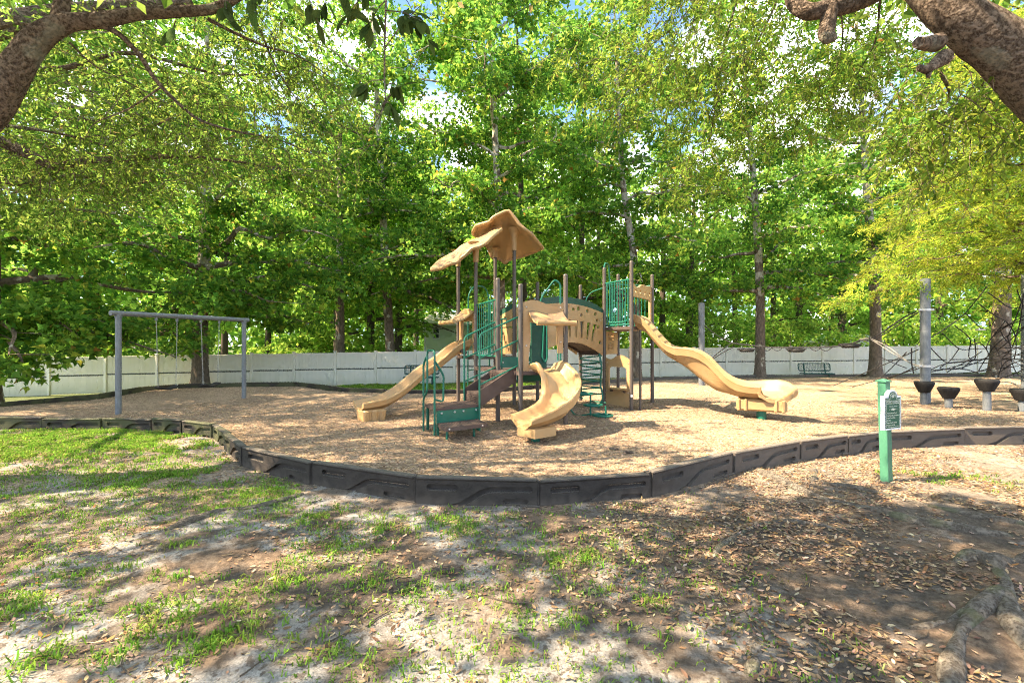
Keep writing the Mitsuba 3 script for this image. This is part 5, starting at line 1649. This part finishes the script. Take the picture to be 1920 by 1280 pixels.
ob('face', on_board(arch_board(bw, bh_, .022), .0425, .003), 'sign_face', bd, smooth=20)
ln = arch_board(bw, bh_, .036).difference(arch_board(bw, bh_, .041))
ob('border_line', on_board(ln, .046, .0015), 'sign_print', bd, smooth=False)
def text(s, h, x, y, align='c'):
    mm = meshkit.text_mesh(s, h, .0015, bold=True)
    lo, hi = mm.bounds[0][0], mm.bounds[1][0]
    dx = x - (lo + hi) / 2 if align == 'c' else x - lo
    v_ = mm.vertices
    mm.vertices = bo + UP * zb_ - [0, 0, bo[2]] + (v_[:, :1] + dx) * t1 + (v_[:, 1:2] + y) * UP + (.046 + v_[:, 2:]) * n1
    return mm
ob('lettering', [text("NATURE'S HAMMOCK", .0175, 0, .348), text('NEIGHBORHOOD PLAYGROUND', .0115, 0, .326), text('Residents and Guests Only', .009, 0, .290), text('Hours: Dawn to Dusk', .0135, -.118, .205, 'l'), text('Adult Supervision Required', .0125, -.118, .175, 'l'), text('Please Don\'t Litter', .0135, -.118, .145, 'l'), text('No Pets', .0135, -.118, .115, 'l'),
                text('Play at Your Own Risk', .0135, -.118, .085, 'l'), text('No Glass Allowed', .0135, -.118, .056, 'l')], 'sign_print', bd, smooth=False)
ob('ornament', [on_board(sg.Polygon([(-.055, .257), (-.02, .267), (0, .272), (.02, .267), (.055, .257), (.02, .247), (0, .242), (-.02, .247)]), .046, .0015), on_board(sg.box(-.085, .2555, .085, .2585), .046, .001)], 'sign_print', bd, smooth=False)
em = sg.Point(0, .425).buffer(.009)
for a in range(5):
    em = em.union(sg.Point(.017 * math.cos(a * 1.257 + .3), .425 + .017 * math.sin(a * 1.257 + .3)).buffer(.0085))
em = em.union(sg.LineString([(-.045, .412), (-.03, .43), (-.018, .42)]).buffer(.003)).union(sg.LineString([(.045, .412), (.035, .435), (.02, .425)]).buffer(.003))
ob('emblem', on_board(em, .046, .0015), 'sign_print', bd, smooth=False)

# ------------------------------------------------------------------ rope climber
rope = thing('rope_climber', 'black rope net and rope bridge strung between tall grey steel poles', 'rope climber')
pA = gnd(1735, 756, 0.0); pB = gnd(1315.5, 722, 0.0); pC = np.array([14.58, 13.0, 0])
ztopA = 3.35
for p, zt in ((pA, ztopA), (pB, zat(568, pB[1])), (pC, 3.6)):
    ob('pole', tube([p - UP * .4, p + UP * zt], .112, 20), 'galvanised', rope)
for zc in (zat(581, pA[1]), zat(686, pA[1])):
    ob('collar', [lathe([(.115, -.03), (.128, -.03), (.128, .03), (.115, .03)], (pA[0], pA[1], zc), 20), hull_at((.10, .06, .06), (pA[0] - .15, pA[1] - .02, zc), .012), hull_at((.08, .06, .06), (pA[0] + .13, pA[1] - .06, zc), .012)], 'bolt_metal', rope)
ob('collar', lathe([(.115, -.03), (.126, -.03), (.126, .03), (.115, .03)], (pB[0], pB[1], zat(608, pB[1])), 20), 'galvanised', rope)


def Yb(px):   # the rope bridge runs from the far pole to the near one
    return np.interp(px, [1316, 1729], [pB[1], pA[1]])


def bridge_rope(pts, r, name='rope', bsdf='rope_mat', n=6):
    p = np.array([unp(x, y, Yb(x)) for x, y in pts])
    return ob(name, tube(spline(p, n), r, 6), bsdf, rope)


bridge_rope([(1372, 643), (1405, 647), (1440, 650.5), (1500, 651), (1560, 650), (1600, 643), (1612, 638)], .026)
bridge_rope([(1372, 643), (1344, 628), (1320, 610)], .018)
bridge_rope([(1372, 643), (1352, 657), (1338, 669), (1325, 684)], .018)
bridge_rope([(1376, 650), (1350, 664), (1328, 680)], .018)
bridge_rope([(1612, 638), (1640, 632), (1690, 598), (1718, 584)], .020)
bridge_rope([(1612, 638), (1640, 636), (1692, 604), (1722, 585)], .014)
bridge_rope([(1612, 636), (1632, 636), (1670, 660), (1710, 682), (1722, 686)], .013, 'cable', 'cable_pale')
bridge_rope([(1632, 634), (1665, 650), (1700, 676), (1722, 686)], .013, 'cable', 'cable_pale')
for x in (1400, 1492.5, 1594):
    Y = Yb(x); y0 = 650.5 if x < 1590 else 642
    c_ = unp(x, y0 + 5, Y)
    k = ob('hanging_pod', lathe([(0, -.09), (.20, -.085), (.26, -.03), (.24, .02), (.10, .0), (0, -.01)], c_, 16), 'rubber', rope, smooth=40)
    a = np.linspace(0, 2 * math.pi, 17)
    ob('netting', [tube(np.column_stack([c_[0] + .33 * np.cos(a), c_[1] + .2 * np.sin(a), c_[2] + .03 + .02 * np.sin(a * 2)]), .012, 5, caps=False)] + [tube([c_ + [.33 * math.cos(b), .2 * math.sin(b), .03], c_ + [.22 * math.cos(b), .2 * math.sin(b), -.05]], .008, 4) for b in np.arange(0, 6.2, .7)], 'rope_mat', k)
for xa, xb_ in ((1428, 1448), (1446, 1468), (1518, 1540), (1536, 1560)):
    p = [unp(xa + (xb_ - xa) * t_, 651 + 6.5 * math.sin(math.pi * t_), Yb(xa + (xb_ - xa) * t_)) for t_ in np.linspace(0, 1, 9)]
    ob('loop', tube(p, .014, 5), 'rope_mat', rope)
# anchor ropes down to the mulch
for (xa, ya, Ya), (xb_, yb_, Yb2) in (((1722, 655, 12.5), (1562, 723, 17.6)), ((1700, 660, 12.9), (1655, 705, 14.5)), ((1724, 690, 12.5), (1598, 725, 17.2)), ((1716, 688, 12.6), (1660, 712, 15.0)), ((1648, 668, 13.7), (1700, 690, 13.2))):
    ob('anchor_rope', tube(spline([unp(xa, ya, Ya), unp((xa + xb_) / 2, (ya + yb_) / 2 + 1, (Ya + Yb2) / 2), unp(xb_, yb_, Yb2)], 4), .014, 6), 'rope_mat', rope)
ob('anchor_rope', tube([unp(1709, 652, 12.6), unp(1709, 680, 12.6), unp(1713, 700, 12.6)], .016, 6), 'rope_mat', rope)
NET = [[(428, 665), (540, 595), (700, 480), (790, 380), (840, 320), (900, 240)], [(428, 710), (500, 790), (570, 850), (620, 855), (780, 838), (930, 820), (1100, 826), (1240, 832)], [(540, 615), (675, 740), (800, 742), (890, 740), (1050, 736), (1240, 735)],
       [(640, 555), (760, 660), (755, 760), (755, 810), (790, 832), (808, 800), (806, 730), (798, 660)], [(675, 740), (640, 790), (600, 840), (540, 880), (528, 900), (620, 905), (720, 905), (830, 935)], [(725, 455), (790, 520), (855, 580), (930, 585), (1000, 580), (1100, 530), (1240, 450)],
       [(905, 290), (990, 350), (1080, 410), (1240, 418)], [(830, 380), (970, 480), (1045, 520), (1110, 600), (1130, 680), (1130, 760), (1115, 830)], [(430, 915), (570, 860), (740, 838), (900, 820), (1050, 770), (1240, 690)], [(430, 930), (560, 905), (700, 870), (820, 858), (940, 850), (1080, 810), (1240, 750)],
       [(430, 915), (580, 905), (700, 890), (860, 830), (1000, 740), (1120, 640), (1240, 530)], [(830, 920), (870, 850), (905, 800), (960, 720), (1060, 640), (1240, 540)], [(830, 920), (900, 900), (1000, 830), (1080, 760), (1130, 650), (1160, 540), (1180, 420), (1190, 300)],
       [(985, 975), (1020, 880), (1080, 830), (1140, 860), (1240, 910)], [(890, 740), (930, 660), (1060, 560), (1240, 490)], [(940, 960), (1020, 915), (1100, 860), (1240, 815)], [(1090, 830), (1140, 940), (1240, 1000)], [(900, 700), (1000, 760), (1100, 785), (1240, 800)],
       [(1140, 270), (1160, 330), (1240, 500)], [(760, 720), (810, 700), (850, 700), (890, 740), (910, 790), (880, 830)], [(580, 930), (640, 890), (720, 850), (800, 800), (860, 760)], [(700, 900), (760, 850), (800, 832)], [(1045, 520), (980, 600), (930, 660)], [(1000, 580), (1040, 660), (1110, 720), (1240, 770)],
       [(960, 720), (1000, 800), (1020, 880)], [(1060, 640), (1090, 740), (1090, 830)], [(1200, 300), (1150, 440), (1100, 560), (1070, 640)], [(880, 1000), (1000, 980), (1120, 940), (1240, 880)], [(428, 945), (600, 940), (780, 930), (960, 905), (1150, 880)]]


def net_Y(px, py):
    return 12.55 + .55 * math.sin((px - 1730) / 55) + .9 * math.sin((py - 600) / 60) * math.sin((px - 1740) / 80 + .4)


for pl in NET:
    p = []
    for x, y in pl:
        px, py = 1640 + x / 4.268, 480 + y / 4.268
        p.append(unp(px, py, net_Y(px, py)))
    ob('net_rope', tube(spline(p, 5), .0135, 6), 'rope_mat', rope)
hub = unp(1838, 618, 12.6)
ob('net_hub', [hull_at((.22, .10, .04), hub, .01)], 'bolt_metal', rope)
ob('ground_cable', tube(spline([unp(1836, 716, 12.2), unp(1888, 716, 11.4), unp(1918, 726, 11.0), unp(1960, 738, 10.6)], 6), .014, 6), 'cable_pale', rope)

# stepping pods
for px, yt, yb_, ybase, w, text_ in ((1733, 715, 735.5, 759, 30, 'black rubber stepping pod in front of the tall steel pole'), (1778.5, 725.5, 746.5, 765, 32, 'lowest black rubber stepping pod on a short grey post'), (1850.5, 711, 733, 770, 35, 'highest black rubber stepping pod on a grey post'), (1917, 729, 751, 771, 34, 'black rubber stepping pod at the far right edge')):
    b = gnd(px, ybase, 0.0)
    s_ = b[1] / F
    pod = thing('stepping_pod', text_, 'stepping pod', 'rubber stepping pods on posts')
    r_ = w * s_ / 2
    zt, zl_ = zat(yt, b[1]), zat(yb_, b[1])
    ob('seat', lathe([(0, zl_), (r_ * .52, zl_), (r_ * .58, zl_ + .012), (r_ * .93, zt - .10), (r_, zt - .06), (r_ * .99, zt - .02), (r_ * .90, zt), (r_ * .6, zt - .006), (0, zt - .008)], (b[0], b[1], 0), 26), 'rubber', pod, smooth=40)
    ob('post', lathe([(0, -.3), (.077, -.3), (.077, zl_ - .004), (0, zl_ - .004)], (b[0], b[1], 0), 20), 'galvanised', pod)

# ------------------------------------------------------------------ benches
def bench(label, c, ang, seat_z, w=1.5):
    t_ = thing('park_bench', label, 'bench', None)
    u_, v_ = np.array([math.cos(ang), math.sin(ang), 0]), np.array([-math.sin(ang), math.cos(ang), 0])
    g_ = float(gz(c[0], c[1]))
    o = np.array([c[0], c[1], 0])
    def fr(z0, z1, dy0, dy1, name):
        corners = [o - u_ * w / 2 + v_ * dy0 + UP * z0, o + u_ * w / 2 + v_ * dy0 + UP * z0, o + u_ * w / 2 + v_ * dy1 + UP * z1, o - u_ * w / 2 + v_ * dy1 + UP * z1]
        loop = rounded([(corners[0] + corners[1]) / 2] + [corners[1], corners[2], corners[3], corners[0]] + [(corners[0] + corners[1]) / 2], .09, 6)
        k = ob(name, tube(loop, .028, 8, caps=False), 'bench_green', t_)
        sl = []
        for i in range(1, 20):
            f_ = i / 20
            sl.append(tube([corners[0] + (corners[1] - corners[0]) * f_, corners[3] + (corners[2] - corners[3]) * f_], .006, 4))
        for i in range(1, 6):
            f_ = i / 6
            sl.append(tube([corners[0] + (corners[3] - corners[0]) * f_, corners[1] + (corners[2] - corners[1]) * f_], .006, 4))
        ob('mesh', sl, 'bench_green', k)
        return k
    fr(seat_z, seat_z, -.28, .12, 'seat')
    fr(seat_z + .13, seat_z + .50, .14, .22, 'backrest')
    for s in (-.33, .33):
        q = o + u_ * w * s
        ob('leg', [tube(rounded([q - v_ * .28 + UP * (g_ - .1), q - v_ * .22 + UP * (seat_z - .03), q + v_ * .1 + UP * (seat_z - .03), q + v_ * .20 + UP * (seat_z + .48)], .06, 5), .03, 8), tube([q + v_ * .1 + UP * (seat_z - .03), q + v_ * .24 + UP * (g_ - .1)], .03, 8)], 'bench_green', t_)
mat('bench_green', (.010, .060, .048), .4, .5)
c_ = unp(1530, 700, 23.2)
bench('dark green metal mesh bench by the fence at the right, between two trunks', c_[:2], -.12, zat(700, 23.2))
c_ = unp(790, 700, 20.2)
bench('dark green bench by the fence half hidden behind the left slide', c_[:2], .05, zat(706, 20.2) - .02)

# ------------------------------------------------------------------ loose bits on the mulch
for px, py, L, a, text_ in ((1152, 838, .17, .5, 'dark chunk of bark lying on the sunlit mulch, the left one'), (1178, 845, .14, .1, 'flat dark piece of bark on the mulch, the right one')):
    p = gnd(px, py, .03); p[2] = float(mz(p[0], p[1])) + .02
    m = hull_box(L, .06, .035, .012)
    m = m.subdivide().subdivide(); m.vertices += (meshkit.noise(m.vertices * 30, 3)[:, None] - .5) * .02
    m.apply_transform(trimesh.transformations.rotation_matrix(a, [0, .4, 1])); m.apply_translation(p)
    k = ob('bark_piece', m, 'oak_bark', smooth=40)
    lab(k, text_, 'bark')
# ------------------------------------------------------------------ grass, dead leaves, wood chips
rg = R(71)


def wpatch(px, py, rx, ry, dens):
    c = gnd(px, py, -.16); e = gnd(px + rx, py, -.16)[0] - c[0]
    f = abs(gnd(px, py - ry, -.16)[1] - gnd(px, py + ry, -.16)[1]) / 2
    return c[0], c[1], e, f, dens


GR = [wpatch(*a) for a in ((60, 828, 200, 24, 1.6), (230, 830, 160, 26, 1.6), (330, 845, 60, 20, .8), (40, 858, 130, 14, .8), (250, 905, 120, 20, .55), (330, 890, 60, 14, .7), (90, 965, 90, 14, .3), (480, 930, 110, 28, .55), (600, 960, 70, 20, .5), (470, 905, 60, 15, .4),
                           (330, 1020, 60, 14, .35), (250, 1085, 140, 30, .6), (90, 1130, 130, 40, .6), (330, 1140, 130, 40, .65), (500, 1090, 80, 30, .5), (420, 1200, 130, 50, .75), (150, 1230, 160, 40, .55), (600, 1030, 110, 25, .4), (680, 985, 110, 25, .35), (860, 985, 60, 20, .4), (730, 1080, 90, 22, .35),
                           (850, 1090, 60, 14, .3), (980, 995, 50, 15, .3), (1090, 1040, 90, 22, .5), (1130, 1100, 80, 14, .5), (1250, 1125, 60, 16, .5), (1060, 1160, 40, 20, .45), (980, 1160, 40, 20, .4), (650, 1230, 70, 30, .4), (1000, 1260, 50, 14, .3), (1720, 890, 60, 12, .3), (1820, 900, 90, 20, .18), (820, 970, 160, 15, .3), (1190, 950, 20, 8, .4), (1530, 920, 20, 6, .4))]


def grass_density(x, y):
    d = 0
    wob = .55 + 1.3 * (meshkit.fbm(P3(x * 2.2, y * 2.2, 4.0), 3, 31) - .5)
    for cx, cy, ex, ey, dn in GR:
        q = ((x - cx) / ex) ** 2 + ((y - cy) / ey) ** 2
        d = np.maximum(d, dn * np.exp(-np.clip(q * 1.2 / np.maximum(wob, .1), 0, 50)))
    return d


ring_in, ring_out = ring.buffer(.02), ring.buffer(.05)
n0 = 150000
gx = rg.uniform(-11.5, 6.8, n0); gy = 2.0 + 7.6 * rg.random(n0)
dn = grass_density(gx, gy)
fine = meshkit.fbm(P3(gx * 5, gy * 5, 6.0), 3, 41)
ok = (rg.random(n0) < dn * np.clip((fine - .36) * 4.5, 0, 1.2)) & ~shapely.contains_xy(ring_out, gx, gy) & (np.abs(gx) < gy * 1.2 + .3)
gx, gy = gx[ok], gy[ok]
# the strip of grass between the far border and the fence
n1_ = 5200
fx = rg.uniform(-9, 1.5, n1_); fy = rg.uniform(15.2, 20.6, n1_)
ok = ~shapely.contains_xy(ring_out, fx, fy) & (fy < np.interp(fx, fl[:, 0], fl[:, 1]) - .15)
gx, gy = np.r_[gx, fx[ok]], np.r_[gy, fy[ok]]
# thin low grass between the tufts
n4_ = 46000
tx_ = rg.uniform(-11, 3.2, n4_); ty_ = 2.05 + 7.4 * rg.random(n4_)
thin = np.clip(1.0 - .30 * (tx_ + .25 * ty_ - .2), .0, 1.0) * np.clip((meshkit.fbm(P3(tx_ * 1.3, ty_ * 1.3, 9.0), 4, 61) - .36) * 4, 0, 1)
ok = (rg.random(n4_) < thin * .62) & ~shapely.contains_xy(ring_out, tx_, ty_) & (np.abs(tx_) < ty_ * 1.2 + .3)
n_thin = int(ok.sum())
gx, gy = np.r_[gx, tx_[ok]], np.r_[gy, ty_[ok]]
far_ = gy > 12
m_ = len(gx)
gzv = gz(gx, gy)
BL = 7
cnt = np.full(m_, BL); cnt[m_ - n_thin:] = 3
idx = np.repeat(np.arange(m_), cnt)
az = rg.uniform(0, 2 * math.pi, len(idx))
ln_ = rg.uniform(.026, .068, len(idx)) * np.where(idx >= m_ - n_thin, .75, 1.0) * np.where(far_[idx], 2.2, 1.0) * np.where(gy[idx] > 6, 1.15, 1.0)
lean_ = rg.uniform(.5, 1.5, len(idx))
base = np.column_stack([gx[idx], gy[idx], gzv[idx] - .004]) + np.column_stack([rg.normal(0, .034, len(idx)), rg.normal(0, .034, len(idx)), np.zeros(len(idx))])
out_ = np.column_stack([np.cos(az), np.sin(az), np.zeros(len(idx))]); sd_ = np.column_stack([-np.sin(az), np.cos(az), np.zeros(len(idx))])
wd_ = (rg.uniform(.0028, .0050, len(idx)) * np.where(far_[idx], 2.6, 1.0) * np.where(gy[idx] > 6, 1.4, 1.0))[:, None]
mid = base + out_ * (ln_ * .35 * lean_)[:, None] + UP * (ln_ * .72)[:, None]
tip = base + out_ * (ln_ * lean_)[:, None] + UP * (ln_ * (1.05 - .55 * lean_))[:, None]
v = np.stack([base - sd_ * wd_, base + sd_ * wd_, mid + sd_ * wd_ * .9, mid - sd_ * wd_ * .9, tip], 1).reshape(-1, 3)
f0 = np.array([(0, 1, 2), (0, 2, 3), (3, 2, 4)])
f = (f0[None] + (np.arange(len(idx)) * 5)[:, None, None]).reshape(-1, 3)
c = leaf_colours(rg, m_, [(4, (.15, .29, .04)), (2.6, (.25, .41, .055)), (1.1, (.30, .31, .11)), (.5, (.33, .27, .15))])[idx] * np.exp(rg.normal(0, .15, (len(idx), 1)))
k = ob('grass', trimesh.Trimesh(v, f, process=False), 'grass_mat', smooth=False, color=np.repeat(np.clip(c, 0, .8), 5, axis=0))
lab(k, 'patchy green grass tufts in the sand left of the border and by the fence', 'grass', kind='stuff')

# dead leaves
LIT = (np.array([(0, 0, .02), (.3, -.18, .06), (.72, -.15, .03), (1, 0, .12), (.72, .15, .08), (.3, .18, .05)], float), np.array([(0, 1, 5), (1, 2, 5), (2, 4, 5), (2, 3, 4)]))
n2_ = 165000
lx = -7 + 18 * rg.random(n2_) ** .8; ly = 2.05 + 7.4 * rg.random(n2_) ** 1.1
wr = np.clip((lx + .35 * ly - .6) / 3.0, .30, 1.0)
cl_ = meshkit.fbm(P3(lx * 1.5, ly * 1.5, 7.0), 4, 51)
dens = wr * np.clip((cl_ - .34) * 4.0, .04, 1.0)
dens = np.maximum(dens, .95 * np.exp(-((lx - 2.2) / 1.1) ** 2 - ((ly - 4.3) / .55) ** 2))
dens *= 1 - .8 * np.exp(-((lx + .4) / .7) ** 2 - ((ly - 2.9) / .5) ** 2)
ok = (rg.random(n2_) < dens) & ~shapely.contains_xy(ring_out, lx, ly) & (np.abs(lx) < ly * 1.2 + .3)
lx, ly = lx[ok], ly[ok]
# some blown onto the mulch and against the far border
bx = rg.uniform(-9, 16, 2600); by = rg.uniform(6, 22, 2600)
pr_ = np.clip((by - 12) / 9, .06, 1) * np.clip(meshkit.fbm(P3(bx * .8, by * .8, 8.0), 3, 52) * 3 - .9, 0, 1)
okb = (rg.random(2600) < pr_) & shapely.contains_xy(ring.buffer(-.1), bx, by)
lx, ly = np.r_[lx, bx[okb]], np.r_[ly, by[okb]]
lz = np.r_[gz(lx[:len(lx) - okb.sum()], ly[:len(ly) - okb.sum()]), mz(bx[okb], by[okb])] + rg.uniform(.003, .016, len(lx))
m_ = len(lx)
v, f, c = scatter(LIT, np.column_stack([lx, ly, lz]), np.column_stack([rg.normal(0, 1, m_), rg.normal(0, 1, m_), rg.normal(0, .14, m_)]), np.array([0, 0, 1.0]) + rg.normal(0, .28, (m_, 3)), rg.uniform(.028, .060, m_),
                  leaf_colours(rg, m_, [(3, (.25, .165, .105)), (3, (.36, .255, .165)), (2, (.15, .10, .068)), (1.5, (.46, .355, .25)), (.25, (.34, .19, .08))]))
k = ob('leaf_litter', trimesh.Trimesh(v, f, process=False), 'litter_mat', smooth=False, color=c)
lab(k, 'dry brown oak leaves scattered over the bare ground', 'leaf litter', kind='stuff')

# wood chips: slim wedges
n3_ = 80000
cx = rg.uniform(-9, 12, n3_); cy = 4.6 + 8.4 * rg.random(n3_) ** 1.25
ok = shapely.contains_xy(ring.buffer(-.07), cx, cy) & (np.abs(cx) < cy * 1.18)
cx, cy = cx[ok], cy[ok]; m_ = len(cx)
TET = np.array([(-.5, -.16, 0), (.5, -.05, 0), (-.35, .17, 0), (.1, .02, .16)], float)
TF = np.array([(0, 1, 3), (1, 2, 3), (2, 0, 3), (0, 2, 1)])
a = rg.uniform(0, 2 * math.pi, m_)
v, f, c = scatter((TET, TF), np.column_stack([cx, cy, mz(cx, cy) + rg.uniform(-.002, .014, m_)]), np.column_stack([np.cos(a), np.sin(a), rg.normal(0, .22, m_)]), np.array([0, 0, 1.0]) + rg.normal(0, .25, (m_, 3)), rg.uniform(.020, .058, m_),
                  leaf_colours(rg, m_, [(3, (.39, .28, .18)), (3, (.30, .205, .125)), (1.6, (.47, .36, .25)), (1.6, (.16, .108, .068))]))
k = ob('wood_chips', trimesh.Trimesh(v, f, process=False), 'chip_mat', smooth=False, color=c)
lab(k, 'loose tan wood chips covering the mulch bed', 'wood chips', kind='stuff')

# fallen sticks
sticks = []
for i in range(46):
    y = 2.3 + 5.5 * rg.random(); x = rg.uniform(-1.0 * y, 1.1 * y)
    if ring_out.contains(sg.Point(x, y)):
        continue
    a = rg.uniform(0, math.pi); L = rg.uniform(.08, .35)
    p = np.array([[x + math.cos(a) * L * t_, y + math.sin(a) * L * t_ + .03 * math.sin(t_ * 4 + i), 0] for t_ in (-.5, -.2, .15, .5)])
    p[:, 2] = gz(p[:, 0], p[:, 1]) + .010
    sticks.append(tube(p, [.005, .0045, .004, .002], 5))
k = ob('fallen_sticks', sticks, 'far_bark')
lab(k, 'thin dry sticks lying among the fallen leaves', 'sticks', kind='stuff')
